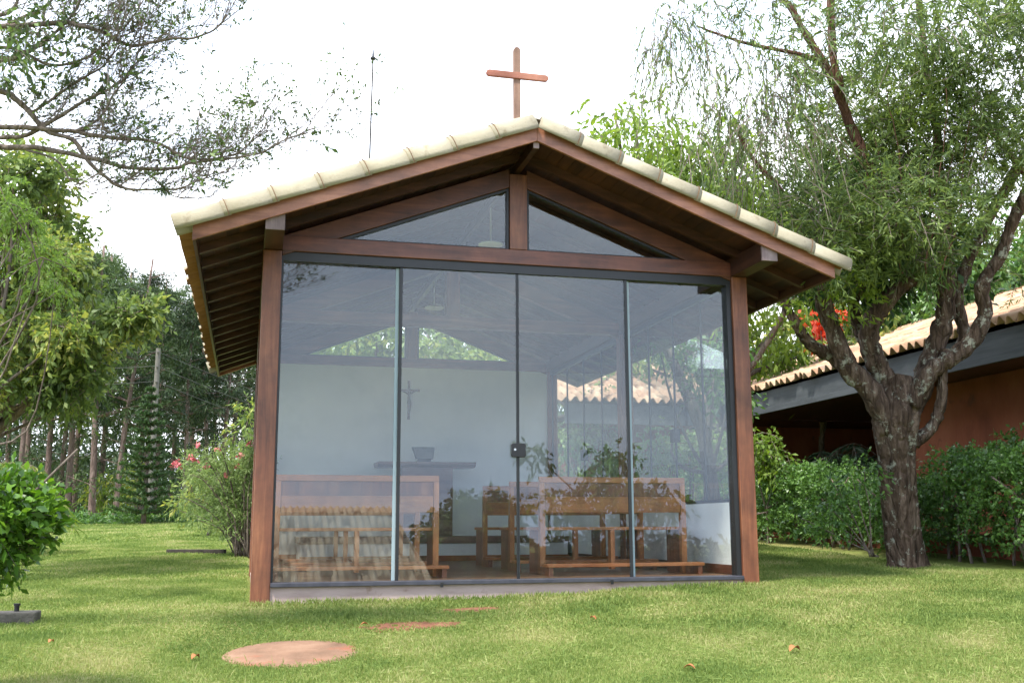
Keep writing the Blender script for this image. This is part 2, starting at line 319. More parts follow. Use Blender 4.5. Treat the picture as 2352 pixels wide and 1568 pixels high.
sl = bpy.data.lights.new('sun', 'SUN'); sl.energy = 3.0; sl.angle = R_(7); sl.color = (1, .94, .84)
so = bpy.data.objects.new('sun', sl); COL.objects.link(so); so.rotation_euler = SUN_DIR.to_track_quat('Z', 'Y').to_euler(); so.location = (0, 0, 30)
vs = SC.view_settings; vs.view_transform = 'Standard'; vs.look = 'None'; vs.exposure = 1.5; vs.gamma = 1; vs.use_curve_mapping = False
SC.cycles.max_bounces = 8; SC.cycles.transparent_max_bounces = 16; SC.cycles.caustics_reflective = False; SC.cycles.caustics_refractive = False
SC.cycles.use_denoising = True

#@@LAWN
# ------------------------------------------------------------------ ground
W, D = 4.315, 6.11
def lawn():
    def axis(a, b, fine0, fine1, f=.2):
        s = [fine0]; x = fine0
        while x < fine1: x += f; s.append(x)
        st = f; x = s[-1]
        while x < b: st *= 1.25; x += st; s.append(x)
        st = f; x = fine0
        while x > a: st *= 1.25; x -= st; s.insert(0, x)
        return np.array(s)
    xs = axis(-400, 400, -8, 12); ys = axis(-400, 500, -9.4, 12)
    X, Y = np.meshgrid(xs, ys, indexing='ij')
    Z = np.vectorize(lawn_z)(X, Y)
    Z += .012*np.sin(X*1.9+1)*np.sin(Y*1.4+2)*(abs(Y) < 40)
    ins = (X > .08) & (X < W-.08) & (Y > .08) & (Y < D-.05); Z[ins] = -.22
    Z += np.where((Y > 36), (Y-36)*.01, 0)
    nx, ny = X.shape; V = np.stack([X, Y, Z], -1).reshape(-1, 3)
    I = np.arange(nx*ny).reshape(nx, ny)
    F = np.stack([I[:-1, :-1], I[1:, :-1], I[1:, 1:], I[:-1, 1:]], -1).reshape(-1, 4)
    m, N, L, out = nodes('lawn_ground')
    tc = N('TexCoord'); n1 = N('TexNoise', _Scale=.32, _Detail=5.); n2 = N('TexNoise', _Scale=38., _Detail=6., _Roughness=.7); n3 = N('TexNoise', _Scale=1.9, _Detail=6., _Roughness=.6)
    for n in (n1, n2, n3): L(tc.outputs['Object'], n.inputs['Vector'])
    a = ramp(N, [(.36, (.115, .17, .04)), (.47, (.18, .21, .055)), (.6, (.31, .27, .11))]); L(n1.outputs[0], a.inputs[0])
    b = ramp(N, [(.3, (.065, .10, .025)), (.52, (.155, .20, .05)), (.75, (.28, .29, .12))]); L(n2.outputs[0], b.inputs[0])
    c = ramp(N, [(.6, (0, 0, 0)), (.74, (.7, .7, .7))]); L(n3.outputs[0], c.inputs[0])
    m1 = N('MixRGB'); m1.inputs[0].default_value = .45; L(a.outputs[0], m1.inputs[1]); L(b.outputs[0], m1.inputs[2])
    m2 = N('MixRGB'); m2.inputs[2].default_value = (.40, .32, .15, 1); L(c.outputs[0], m2.inputs[0]); L(m1.outputs[0], m2.inputs[1])
    p = N('BsdfPrincipled', _Roughness=.9); p.inputs['Specular IOR Level'].default_value = .1; L(m2.outputs[0], p.inputs['Base Color'])
    bp = N('Bump', _Strength=.8, _Distance=.04); L(n2.outputs[0], bp.inputs['Height']); L(bp.outputs[0], p.inputs['Normal']); L(p.outputs[0], out.inputs[0])
    me = bpy.data.meshes.new('ground'); me.from_pydata(V.tolist(), [], F.tolist()); me.update()
    o = link('ground', me, m, None, True); tag(o, kind='structure', label='sloping green lawn around the chapel')
lawn()
DISC = (.24, -2.0, .395)
_wv = [(RNG.uniform(.8, 7), RNG.uniform(0, 6.28), RNG.uniform(0, 6.28)) for _ in range(14)]
def mottle(x, y): return sum(np.sin(k_*(x*math.cos(a_)+y*math.sin(a_))+p_) for k_, a_, p_ in _wv)/14**.5/1.4
def grass():
    Lv = Leaves()
    def field(n, d0, d1, hgt, wid, px0=-60, px1=2410):
        # evenly over the ground inside the wedge the lawn is seen in
        x0 = RNG.uniform(px0, px1, n*2); d = np.sqrt(RNG.uniform(d0**2, d1**2, n*2)); a = (x0-1176)/FPX
        px = CAM[0]+(Fv[0]+Rv[0]*a)*d; py = CAM[1]+(Fv[1]+Rv[1]*a)*d
        ok = ~((px > -.02) & (px < W+.02) & (py > -.03)) & ((px-DISC[0])**2+(py-DISC[1])**2 > (DISC[2]-.055+.07*RNG.random(n*2))**2)
        for cx, cy, rx, ry in ((1.07, -1.27, .38, .15), (1.62, -.6, .26, .10)):
            ok &= ((px-cx)/rx)**2+((py-cy)/ry)**2 > .75+.5*RNG.random(n*2)
        ok &= ~((px > 6.9) & (py > -3) & (py < 9))
        ok &= RNG.random(n*2) < .8+.22*mottle(px+9, py-4)
        px, py = px[ok][:n], py[ok][:n]; k = len(px)
        pz = np.array([lawn_z(a, b) for a, b in zip(px, py)])+.012*np.sin(px*1.9+1)*np.sin(py*1.4+2)-.004
        # tussocks: taller where a low-frequency pattern is high
        h = hgt*(.6+.55*RNG.random(k)+.28*mottle(px*1.4, py*1.4))
        h = np.where((py > -.14) & (py < 0) & (px > -.1) & (px < 4.4), h*1.7, h)
        A = RNG.normal(size=(k, 3))*.5; A[:, 2] = 1
        Lv.add(np.stack([px, py, pz], 1), A, np.clip(h, .012, .12), wid, .1)
    field(230000, 3.9, 7.2, .034, .0042); field(170000, 7.2, 11, .036, .007); field(110000, 11, 19, .045, .014, -60, 620); field(40000, 11, 16, .045, .012, 1700, 2410); field(60000, 19, 29.5, .06, .028, -40, 620)
    for n_, L_, W_, up, sp_ in ((9000, .022, .013, .35, 1.), (5000, .075, .0045, 1.4, .7), (16000, .045, .0035, .12, 1.)):   # clover, long blades, thatch
        x0 = RNG.uniform(-60, 2410, n_); d = np.sqrt(RNG.uniform(3.9**2, 8.2**2, n_)); a = (x0-1176)/FPX; px = CAM[0]+(Fv[0]+Rv[0]*a)*d; py = CAM[1]+(Fv[1]+Rv[1]*a)*d
        cl = mottle(px+30, py) > (.6 if n_ == 9000 else -.6)
        ok = cl & ~((px > -.02) & (px < W+.02) & (py > -.03)) & ((px-DISC[0])**2+(py-DISC[1])**2 > .37**2); px, py = px[ok], py[ok]; k = len(px)
        pz = np.array([lawn_z(a_, b_) for a_, b_ in zip(px, py)])+.012*np.sin(px*1.9+1)*np.sin(py*1.4+2)+(.02 if up < 1 else 0)
        A = RNG.normal(size=(k, 3))*sp_; A[:, 2] = up; Lv.add(np.stack([px, py, pz], 1), A, L_*(.6+.8*RNG.random(k)), W_, .15)
    o = Lv.build('grass', M['grass']); tag(o, 'short green grass blades of the lawn', 'grass', kind='stuff')
grass()

#@@CHAPEL
# ------------------------------------------------------------------ chapel
PW, YF = .15, .15
ZG, ZB, ZT = 2.593, 2.67, 2.80
XC, MS = 2.158, .3795
XE0, XE1, ZA = -.524, 4.84, 3.562      # barge bottom: ends and apex
OV, YB = -.627, 6.79
chap = thing('chapel', 'open timber chapel with glazed front, gabled roof of cream tiles', 'chapel')
def zl(x, off=0.): return ZA-MS*abs(x-XC)+off
MB().box(.012, W-.012, .02, D, -.6, -.031).build('plinth', M['plinth'], chap)
MB().box(.16, W-.16, .16, D-.01, -.0305, 0).build('floor', M['floor'], chap)
# posts
def post(x, y, top=ZB, low=-.7):
    MB().box(x, x+PW, y, y+PW, low, top).build('post', M['woodz'], chap, bevel=.006)
for x in (0, W-PW):
    post(x, 0); post(x, D/2-.07); post(x, D)
# eave purlins and ridge
for x in (.002, W-PW-.002):
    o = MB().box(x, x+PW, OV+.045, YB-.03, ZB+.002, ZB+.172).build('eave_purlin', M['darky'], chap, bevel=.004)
    MB().box(x+.003, x+PW-.003, OV+.03, OV+.044, ZB+.004, ZB+.170).build('purlin_end', M['weather'], o)
o = MB().box(XC-.026, XC+.026, OV+.045, YB-.03, ZA-.055, ZA+.02).build('ridge_beam', M['darky'], chap, bevel=.003)
MB().box(XC-.024, XC+.024, OV+.03, OV+.044, ZA-.053, ZA+.018).build('ridge_end', M['weather'], o)
# trusses: tie beam, king post, two sloped rafters
def truss(y, full=True):
    MB().box(PW+.002, W-PW-.002, y+.004, y+.13, ZB, ZT).build('tie_beam', M['woodx'], chap, bevel=.005)
    MB().box(XC-.078, XC+.078, y+.001, y+.13, ZT+.001, zl(XC)-.08).build('king_post', M['woodz'], chap, bevel=.004)
    for s in (-1, 1):
        xa, xb = XC+s*.0785, (PW+.004 if s < 0 else W-PW-.004)
        q = [(xa, zl(xa, -.170)), (xb, zl(xb, -.170)), (xb, zl(xb, -.004)), (xa, zl(xa, -.004))]
        if s < 0: q = q[::-1]
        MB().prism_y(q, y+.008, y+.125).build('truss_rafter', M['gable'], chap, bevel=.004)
truss(0); truss(D/2-.06); truss(D+.01)
# gable windows: triangle frames + glass
def gable_window(y, s):
    xi = XC+s*.08; xo = XC+s*(.08+1.52); zi = zl(xi, -.173)
    bar = .022
    tri = lambda e: [(XC+s*(.08+e), ZT+.001+e*.6), (XC+s*(.08+(zi-ZT-.001-e*1.75)/MS), ZT+.001+e*.6), (XC+s*(.08+e), zi-e*1.3)]
    a, b = tri(.0), tri(bar)
    m = MB()
    for i in range(3):
        j = (i+1) % 3; q = [a[i], a[j], b[j], b[i]]
        area = sum(q[k][0]*q[(k+1) % 4][1]-q[(k+1) % 4][0]*q[k][1] for k in range(4))
        if area > 0: q = q[::-1]
        m.prism_y(q[::-1], y+.03, y+.075)
    f = m.build('gable_window', M['alu'], chap)
    q = b if s > 0 else b[::-1]
    MB().prism_y(q, y+.052, y+.058).build('window_glass', M['glass'], f)
for y in (0, D+.01):
    for s in (-1, 1): gable_window(y, s)
# front glazing
MB().box(PW, W-PW, .028, .10, ZG, ZB-.0015).build('top_track', M['alu'], chap)
MB().box(PW-.0, W-PW, -.012, .155, -.030, .003).build('bottom_track', M['track'], chap, bevel=.004)
MB().box(PW, PW+.018, .03, .095, .003, ZG).build('jamb_profile', M['alu'], chap)
MB().box(W-PW-.045, W-PW, .03, .14, .003, ZG).build('jamb_profile', M['alu'], chap)
J = [PW+.018, 1.134, 2.155, 3.160, W-PW-.045]
for i in range(4):
    yy = .075 if i in (0, 3) else .050
    x0, x1 = J[i], J[i+1]
    if i == 0: x1 += .0
    g = MB().box(x0+.001, x1-.001, yy, yy+.008, .004, ZG-.002).build('sliding_pane', M['glass'], chap)
    g['label'] = ('fixed left pane', 'sliding pane left of the lock', 'sliding pane right of the lock', 'fixed right pane')[i]
    if i in (1, 2):
        for xe in ((x0-.004, x1-.012) if i == 1 else (x0+.001, x1-.022)):
            MB().box(xe, xe+(.026 if xe in (x0-.004, x1-.022) else .011), yy-.005, yy+.013, .005, ZG-.003).build('pane_edge_profile', M['alu'], g)
    if i == 0: MB().box(x1-.034, x1-.005, yy-.003, yy-.0005, .006, ZG-.004).build('pane_edge_strip', M['strip'], g)
    if i == 3: MB().box(x0+.005, x0+.032, yy-.003, yy-.0005, .006, ZG-.004).build('pane_edge_strip', M['strip'], g)
    if i == 1:
        lk = MB().prism_y([(2.155+.062*sx*(1 if abs(sx*sz) < .9 else .9), 1.063+.058*sz) for sx, sz in ((-1, -.8), (-.85, -1), (.85, -1), (1, -.8), (1, .8), (.85, 1), (-.85, 1), (-1, .8))], .018, .042).build('door_lock', M['black'], g, bevel=.004)
        MB().prism_y([(2.122+.010*math.cos(a*math.pi/6), 1.068+.010*math.sin(a*math.pi/6)) for a in range(12)], .0145, .0175).build('key_cylinder', M['chrome'], lk)
for x in (1.50, 2.95):    # little drain stops under the track
    MB().box(x-.012, x+.012, -.02, -.0125, -.05, -.012).build('track_stop', M['black'], chap)
# back wall, low side walls, baseboards
MB().box(PW+.001, W-PW-.001, D+.03, D+.12, -.2, ZB-.001).build('back_wall', M['plaster'], chap)
MB().box(PW+.002, W-PW-.08, D+.015, D+.0295, .0, .075).build('baseboard', M['pewx'], chap)
for s, x in ((-1, .035), (1, W-.125)):
    xi = x+.09 if s < 0 else x
    for y0, y1 in ((YF+.001, D/2-.071), (D/2+.081, D-.001)):
        lw = MB().box(x, x+.09, y0, y1, -.2, .64).build('low_wall', M['plaster'], chap)
        bx = (xi, xi+.014) if s < 0 else (xi-.014, xi)
        MB().box(bx[0], bx[1], y0, y1, .001, .085).build('baseboard', M['woody'], lw)
        n = 4; ys = np.linspace(y0+.012, y1-.012, n+1); xm = x+.045
        MB().box(xm-.03, xm+.03, y0, y1, .6405, .672).build('side_sill_track', M['alu'], chap)
        MB().box(xm-.03, xm+.03, y0, y1, ZB-.05, ZB-.001).build('side_head_track', M['alu'], chap)
        for k in range(n):
            g = MB().box(xm-.004, xm+.004, ys[k]+.001, ys[k+1]-.001, .673, ZB-.051).build('side_pane', M['gside'], chap)
            MB().box(xm-.009, xm+.009, ys[k+1]-.012, ys[k+1]+.006, .674, ZB-.052).build('pane_edge_profile', M['alu'], g)
            if k == 1: MB().box(xm-.045, xm+.03, ys[k+1]-.055, ys[k+1]+.05, 1.28, 1.42).build('door_lock', M['black'], g, bevel=.008)
# roof: common rafters, plank deck, barge boards, eave fascia, tiles
def slope_box(s, y0, y1, d0, d1, h0, h1, name, m, par, bevel=0):
    """slab on one roof slope; d = horizontal distance from the ridge, h = height over the barge-bottom line"""
    q = [(XC+s*d0, zl(XC+d0, h0)), (XC+s*d1, zl(XC+d1, h0)), (XC+s*d1, zl(XC+d1, h1)), (XC+s*d0, zl(XC+d0, h1))]
    if s < 0: q = q[::-1]
    return MB().prism_y(q, y0, y1).build(name, m, par, bevel=bevel)
DE = XC-XE0
for s in (-1, 1):
    de = DE
    ry = list(np.arange(OV+.48, YB-.1, .47))
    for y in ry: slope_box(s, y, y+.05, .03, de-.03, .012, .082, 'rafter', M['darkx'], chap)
    m = MB(); k = 0; d = .0
    while d < de-.02:      # deck planks run along y
        d2 = min(d+.098, de+.0)
        q = [(XC+s*(d+.002), zl(XC+d, .0825)), (XC+s*(d2-.002), zl(XC+d2, .0825)), (XC+s*(d2-.002), zl(XC+d2, .1)), (XC+s*(d+.002), zl(XC+d, .1))]
        m.prism_y(q if s > 0 else q[::-1], OV+.032, YB-.03); d = d2
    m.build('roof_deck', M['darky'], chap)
    slope_box(s, OV+.033, YB-.031, .001, de-.001, .1008, .112, 'light_stop_sheet', M['darkx'], chap)  # unseen sheet added over the deck to stop sun specks through plank gaps
    for y in (OV, YB-.03):
        slope_box(s, y, y+.03, .0006, de, 0, .13, 'barge_board', M['barge'], chap, .003)
    slope_box(s, OV+.032, YB-.032, de-.024, de-.002, .0, .080, 'eave_fascia', M['darky'], chap)
def tile_field(name, o, u, v, nrm, width, length, period, row, amp, mt, parent, thick=.012, rnd=.006, clip=None):
    """barrel tiles: u along the eave, v up the slope"""
    o, u, v, nrm = map(lambda a: np.asarray(a, float), (o, u, v, nrm)); per = 10
    nu = int(width/period*per)+1; nr = int(math.ceil(length/row)); V = []; F = []
    us = np.linspace(0, width, nu); ph = us/period*2*math.pi
    prof = np.where(np.cos(ph) > -.1, np.cos(ph)**1, np.cos(ph)*.75)*amp
    jit = RNG.normal(size=(nr, int(width/period)+2))*rnd
    for r in range(nr):
        j = jit[r][np.minimum((us/period+.5).astype(int), jit.shape[1]-1)]
        for t, h in ((0, .022), (row*.97, .004)):
            V.append(o+u*us[:, None]+v*(min(r*row+t, length)+(j if t == 0 else j*0)*1.5)[:, None]+nrm*(prof+h+j*.5)[:, None])
    V = np.vstack(V)
    if clip: V = clip(V)
    for r in range(2*nr-1):
        a = r*nu; F += [(a+i, a+i+1, a+nu+i+1, a+nu+i) for i in range(nu-1)]
    m = MB(); m.add(V, F); ob = m.build(name, mt, parent, True)
    sd = ob.modifiers.new('thickness', 'SOLIDIFY'); sd.thickness = thick; sd.offset = -1
    return ob
cs = math.hypot(1, MS)
for s in (-1, 1):
    d1 = DE+.11
    o0 = (XC+s*d1, OV+.09, zl(XC+d1, .128)); vv = np.array([-s, 0, MS])/cs; nn = np.array([s*MS, 0, 1])/cs
    ob = tile_field('tile_field', o0, (0, 1, 0), vv, nn, YB-.09-OV-.09, d1*cs-.02, .19, .40, .03, M['tile'], chap)
    ob.data.materials.append(M['raw']); ob.modifiers['thickness'].material_offset = 1
    if s < 0: ob.data.materials[0], ob.data.materials[1] = M['raw'], M['tile']     # face normals point down on this slope
    # rake tiles: overlapping half barrels along the barge board
    for yb in (OV+.035, YB-.035):
        nseg = 8; Lr = (d1+.0)*cs/nseg
        for k in range(nseg):
            V = []; F = []; na = 12; t0, t1 = k*Lr-.012, (k+1)*Lr+.035
            t1 = min(t1, d1*cs) if k == nseg-1 else t1
            base = np.array([XC+s*d1, yb, zl(XC+d1, .112)])
            for (t, r, h) in ((t0, .0885, .006), ((t0+t1)/2, .0865, .003), (t1, .084, .0)):
                if k == nseg-1 and t == t1: t = d1*cs-.001*s
                for i in range(na+1):
                    a = math.pi*1.08*(i/na)-.04*math.pi
                    V.append(base+vv*t+nn*(r*1.5*math.sin(a)+h)*.98+np.array([0, -r*math.cos(a)*(1 if yb < 1 else 1), 0]))
            for q in range(2): F += [(q*(na+1)+i, q*(na+1)+i+1, (q+1)*(na+1)+i+1, (q+1)*(na+1)+i) for i in range(na)]
            if s < 0: F = [f[::-1] for f in F]
            ob = MB().add(V, F).build('rake_tile', M['tile'], chap, True)
            sd = ob.modifiers.new('thickness', 'SOLIDIFY'); sd.thickness = .011; sd.offset = 0
            if k > 0:
                V = []
                for t in (t0+.0+.026, t0+.032):
                    for i in range(na+1):
                        a = math.pi*1.08*(i/na)-.04*math.pi; V.append(base+vv*t+nn*(.0965*1.5*math.sin(a)+.006)*.98+np.array([0, -.0955*math.cos(a), 0]))
                oj = MB().add(V, [(i, i+1, na+2+i, na+1+i) for i in range(na)]).build('tile_joint', M['joint'], ob); sd = oj.modifiers.new('thickness', 'SOLIDIFY'); sd.thickness = .006; sd.offset = 0
m = MB()
for k in range(19):
    y0 = OV+.03+k*.39; V = []
    for (t, r, h) in ((y0, .09, .012), (y0+.42, .08, .0)):
        V += [(XC+r*math.cos(math.pi*i/12), min(t, YB-.02), ZA+.115+h+r*math.sin(math.pi*i/12)*.8) for i in range(13)]
    m.add(V, [(i, i+1, i+14, i+13) for i in range(12)])
ob = m.build('ridge_cap', M['tile'], chap, True); sd = ob.modifiers.new('thickness', 'SOLIDIFY'); sd.thickness = .011

# rooftop cross
X0 = 2.153; cr_ = thing('cross', 'wooden cross with rounded ends standing on the chapel ridge', 'cross', (X0, .02, 3.66))
def round_bar(a, b, r, horiz, y0, y1):
    n = 8; P = []
    if horiz:
        P = [(b-r+r*math.sin(t*math.pi/n), r*-math.cos(t*math.pi/n)) for t in range(n+1)]+[(a+r-r*math.sin(t*math.pi/n), r*math.cos(t*math.pi/n)) for t in range(n+1)]
    else:
        P = [(-r, a), (r, a)]+[(r*math.cos(t*math.pi/n), b-r+r*math.sin(t*math.pi/n)) for t in range(n+1)]
    return P, y0, y1
P, y0, y1 = round_bar(3.60, 4.685, .030, False, 0, .05)
ob = MB().prism_y([(X0+x, z) for x, z in P], y0, y1).build('upright', M['cross'], cr_, bevel=.004)
P, y0, y1 = round_bar(-.288, .288, .030, True, -.018, .0)
MB().prism_y([(X0+x, 4.405+z) for x, z in P], -.016, .016).build('crossbar', M['crossx'], cr_, bevel=.004)

#@@INSIDE
# ------------------------------------------------------------------ inside
def pew():
    """rear face at y=0, 1.43 wide, faces +y"""
    t = thing('pew', 'x', 'pew', (0, 0, 0), 'wooden pews in rows inside the chapel')
    w_ = 1.43
    b = MB(); b.box(0, w_, .002, .04, .825, .88).build('top_rail', M['pewx'], t, bevel=.004)
    MB().box(.052, w_-.052, .016, .034, .70, .824).build('back_panel', M['pewd'], t)
    MB().box(.052, w_-.052, .004, .036, .555, .699).build('back_board', M['pewx'], t, bevel=.003)
    for x in (.0, w_-.05):
        MB().prism_x([(.0, .70), (.003, .824), (.04, .824), (.045, .70), (.06, .47), (.065, 0), (.0, 0), (-.01, .46)], x, x+.05).build('back_stile', M['pewz'], t, bevel=.003)
    for x in (.006, w_-.04):
        MB().box(x, x+.034, .067, .40, .0, .395).build('side_panel', M['pewd'], t, bevel=.004)
    MB().box(w_/2-.02, w_/2+.02, .05, .13, .04, .395).build('leg', M['pewz'], t)
    MB().box(-.005, w_+.005, .062, .44, .3955, .425).build('seat', M['pewx'], t, bevel=.004)
    kn = MB().box(-.02, w_+.04, -.30, -.14, .075, .105).build('kneeler', M['pewx'], t, bevel=.005)
    for x in (.0, w_-.02): MB().box(x, x+.04, -.29, .0, .0, .0745).build('kneeler_foot', M['pewd'], t)
    return t
p0 = pew(); rows = [.76, 1.82, 2.96]; first = True
names = {(0, 0): 'front left pew nearest the glass, back turned to the lawn', (1, 0): 'right-hand pew nearest the glass, reflections of leaves on its back',
         (0, 1): 'second pew on the left of the aisle, behind the nearest one', (1, 1): 'second pew right of the aisle, just past the nearest right one',
         (0, 2): 'left pew closest to the altar', (1, 2): 'right pew closest to the altar, only its end showing'}
for (sd_, r), lb in names.items():
    x = .18 if sd_ == 0 else 2.54-.02*r
    if first: p0.location = (x, rows[r], 0); p0['label'] = lb; first = False
    else: copy_tree(p0, (x, rows[r], 0), lb)
# dais
dz = thing('dais', 'low white dais with a dark wooden edge below the altar', 'dais', (2.2, 5.5, 0))
MB().box(.62, 4.10, 4.99, 6.12, .001, .225).build('riser', M['plaster'], dz)
MB().box(.60, 4.12, 4.96, 6.122, .2255, .31).build('step_edge', M['altar'], dz, bevel=.006)
MB().box(.61, 4.115, 4.972, 4.9895, .001, .07).build('baseboard', M['pewx'], dz)
al = thing('altar', 'dark wooden altar table on a single thick pedestal', 'altar', (2.27, 5.5, .31))
MB().prism_x([(5.28, 1.25), (5.28, 1.285), (5.78, 1.285), (5.78, 1.25), (5.70, 1.215), (5.36, 1.215)], 1.60, 2.92).build('altar_top', M['altar'], al, bevel=.006)
MB().box(1.93, 2.62, 5.38, 5.68, .311, 1.2145).build('pedestal', M['altar'], al, bevel=.004)
bk = thing('missal_stand', 'open book on a slanted stand on the altar', 'book stand', (2.24, 5.45, 1.286))
MB().box(2.15, 2.33, 5.42, 5.54, 1.2865, 1.325).build('stand_base', M['black'], bk, bevel=.004)
MB().add([(2.12, 5.42, 1.33), (2.36, 5.42, 1.33), (2.40, 5.54, 1.50), (2.08, 5.54, 1.50), (2.12, 5.45, 1.325), (2.36, 5.45, 1.325), (2.40, 5.57, 1.495), (2.08, 5.57, 1.495)],
   [(0, 1, 2, 3), (7, 6, 5, 4), (1, 0, 4, 5), (2, 1, 5, 6), (3, 2, 6, 7), (0, 3, 7, 4)]).build('stand_plate', M['black'], bk, bevel=.006)
MB().add([(2.13, 5.405, 1.34), (2.24, 5.415, 1.335), (2.35, 5.405, 1.34), (2.385, 5.522, 1.50), (2.24, 5.53, 1.49), (2.095, 5.522, 1.50),
          (2.13, 5.42, 1.335), (2.24, 5.425, 1.33), (2.35, 5.42, 1.335), (2.385, 5.537, 1.495), (2.24, 5.538, 1.487), (2.095, 5.537, 1.495)],
   [(0, 1, 4, 5), (1, 2, 3, 4), (11, 10, 7, 6), (10, 9, 8, 7), (0, 6, 7, 1), (1, 7, 8, 2), (2, 8, 9, 3), (3, 9, 10, 4), (4, 10, 11, 5), (5, 11, 6, 0)]).build('open_book', M['page'], bk)
# crucifix
cf = thing('crucifix', 'dark crucifix hung on the white back wall', 'crucifix', (2.12, 6.12, 2.2)); cx, cyy = 2.12, D+.022
MB().box(cx-.016, cx+.016, cyy-.01, cyy+.004, 1.93, 2.48).build('upright', M['altar'], cf)
MB().box(cx-.155, cx+.155, cyy-.014, cyy-.0105, 2.325, 2.355).build('crossbar', M['altar'], cf)
def skin(name, verts, edges, radii, mt, parent, sub=1):
    me = bpy.data.meshes.new(name); me.from_pydata(verts, edges, []); ob = link(name, me, mt, parent)
    ob.modifiers.new('skin', 'SKIN'); 
    for i, r in enumerate(radii): me.skin_vertices[0].data[i].radius = (r, r)
    me.skin_vertices[0].data[0].use_root = True
    s2 = ob.modifiers.new('sub', 'SUBSURF'); s2.levels = sub; s2.render_levels = sub; return ob
y_ = cyy-.03
skin('corpus', [(cx, y_, 2.18), (cx+.003, y_-.004, 2.23), (cx, y_, 2.29), (cx, y_, 2.325), (cx+.008, y_-.012, 2.352), (cx-.04, y_, 2.305), (cx-.085, y_, 2.325), (cx-.14, y_, 2.343), (cx+.04, y_, 2.305), (cx+.085, y_, 2.325), (cx+.14, y_, 2.343),
      (cx-.016, y_, 2.165), (cx+.004, y_-.022, 2.10), (cx-.004, y_, 2.03), (cx, y_-.012, 2.005), (cx+.018, y_, 2.165), (cx+.018, y_-.022, 2.10), (cx+.008, y_, 2.03), (cx+.004, y_-.014, 2.0)],
     [(0, 1), (1, 2), (2, 3), (3, 4), (2, 5), (5, 6), (6, 7), (2, 8), (8, 9), (9, 10), (0, 11), (11, 12), (12, 13), (13, 14), (0, 15), (15, 16), (16, 17), (17, 18)],
     [.022, .019, .026, .009, .019, .011, .008, .006, .011, .008, .006, .015, .011, .008, .006, .015, .011, .008, .006], M['bronze'], cf)
for i, (yy, zz) in enumerate(((1.09, 3.13), (4.30, 3.16))):
    lp = thing('pendant_lamp', ('white disc pendant lamp near the front gable', 'white disc pendant lamp hanging towards the altar')[i], 'lamp', (XC, yy, zz), 'pendant lamps under the ridge')
    MB().tube([(XC, yy, zz+.03), (XC, yy, ZA-.055)], .006, 6).build('cord', M['white'], lp)
    MB().lathe([(.02, .04), (.03, .03), (.12, .012), (.125, 0), (.10, -.01), (.02, -.015)][::-1], (XC, yy, zz), 20).build('lamp_shade', M['white'], lp, True)

#@@GARDEN
# ------------------------------------------------------------------ things lying on the lawn
def lz(x, y): return lawn_z(x, y)+.012*math.sin(x*1.9+1)*math.sin(y*1.4+2)
def flat_patch(name, label, cat, c, rx, ry, mt, h=.02, wob=.04, rot=0, n=40):
    sl = np.array([lz(c[0]+.3, c[1])-lz(c[0]-.3, c[1]), lz(c[0], c[1]+.3)-lz(c[0], c[1]-.3)])/.6; z0 = lz(*c)
    ph = RNG.random(4)*6
    V = []; rings = ((1., -.05), (1., h*.6), (.97, h), (.6, h+.002), (.25, h+.003))
    for k, hh in rings:
        for j in range(n):
            a = 2*math.pi*j/n; r = 1+wob*(math.sin(2*a+ph[0])+.6*math.sin(5*a+ph[1])+.4*math.sin(9*a+ph[2]))
            x, y = c[0]+k*rx*r*math.cos(a), c[1]+k*ry*r*math.sin(a)
            V.append((x, y, z0+sl[0]*(x-c[0])+sl[1]*(y-c[1])+hh))
    m = len(rings); F = [(i*n+j, i*n+(j+1) % n, (i+1)*n+(j+1) % n, (i+1)*n+j) for i in range(m-1) for j in range(n)]+[tuple((m-1)*n+j for j in range(n))]
    o = MB().add(V, F).build(name, mt, None, True); return tag(o, label, cat)
flat_patch('stepping_disc', 'large round reddish concrete disc set in the grass in front of the chapel', 'paving slab', DISC[:2], .40, .39, M['disc'], .010, .014)
flat_patch('soil_patch', 'wide bare patch of red earth between the round disc and the chapel', 'bare soil', (1.07, -1.27), .40, .16, M['soil'], .002, .20)
flat_patch('soil_patch', 'small bare patch of red earth close to the chapel plinth', 'bare soil', (1.62, -.6), .28, .11, M['soil'], .002, .20)
t = thing('concrete_block', 'mossy concrete block with a pipe stub at the left edge of the lawn', 'block', (-1.8, -.2, lz(-1.8, -.2)))
MB().box(-2.4, -1.47, -.33, -.10, -.35, -.155).build('block_body', M['concrete'], t, bevel=.012)
MB().lathe([(.018, -.16), (.018, -.115), (.024, -.115), (.024, -.1), (.01, -.1)], (-1.62, -.2, 0), 12).build('pipe_stub', M['black'], t)
o = MB().prism_z([(-1.13, 7.2), (-.33, 6.82), (-.30, 6.9), (-1.08, 7.3)], .0, .135).build('edging_plank', M['edging'], None, bevel=.01); tag(o, 'weathered edging plank half sunk in the lawn beside the flowering shrub', 'plank')
def dry_leaf(x, y, label, s=.07, rz=0):
    V = []; n = 9
    for i in range(n):
        t = i/(n-1); w_ = s*.32*math.sin(math.pi*t**.8); z = s*.28*math.sin(math.pi*t)
        for k in (-1, 0, 1):
            V.append(((t-.5)*s*1.3, k*w_, z+abs(k)*w_*.6))
    F = [(i*3+j, i*3+j+1, i*3+4+j, i*3+3+j) for i in range(n-1) for j in range(2)]
    c, q = math.cos(rz), math.sin(rz); V = [(x+a*c-b*q, y+a*q+b*c, lz(x, y)+.018+z) for a, b, z in V]
    o = MB().add(V, F).build('fallen_leaf', M['dryleaf'], None, True); sd = o.modifiers.new('thickness', 'SOLIDIFY'); sd.thickness = .001
    tag(o, label, 'leaf', 'dry leaves fallen on the lawn')
dry_leaf(3.05, -2.87, 'curled rust brown leaf lying alone on the bright grass at lower right', .075, .4)
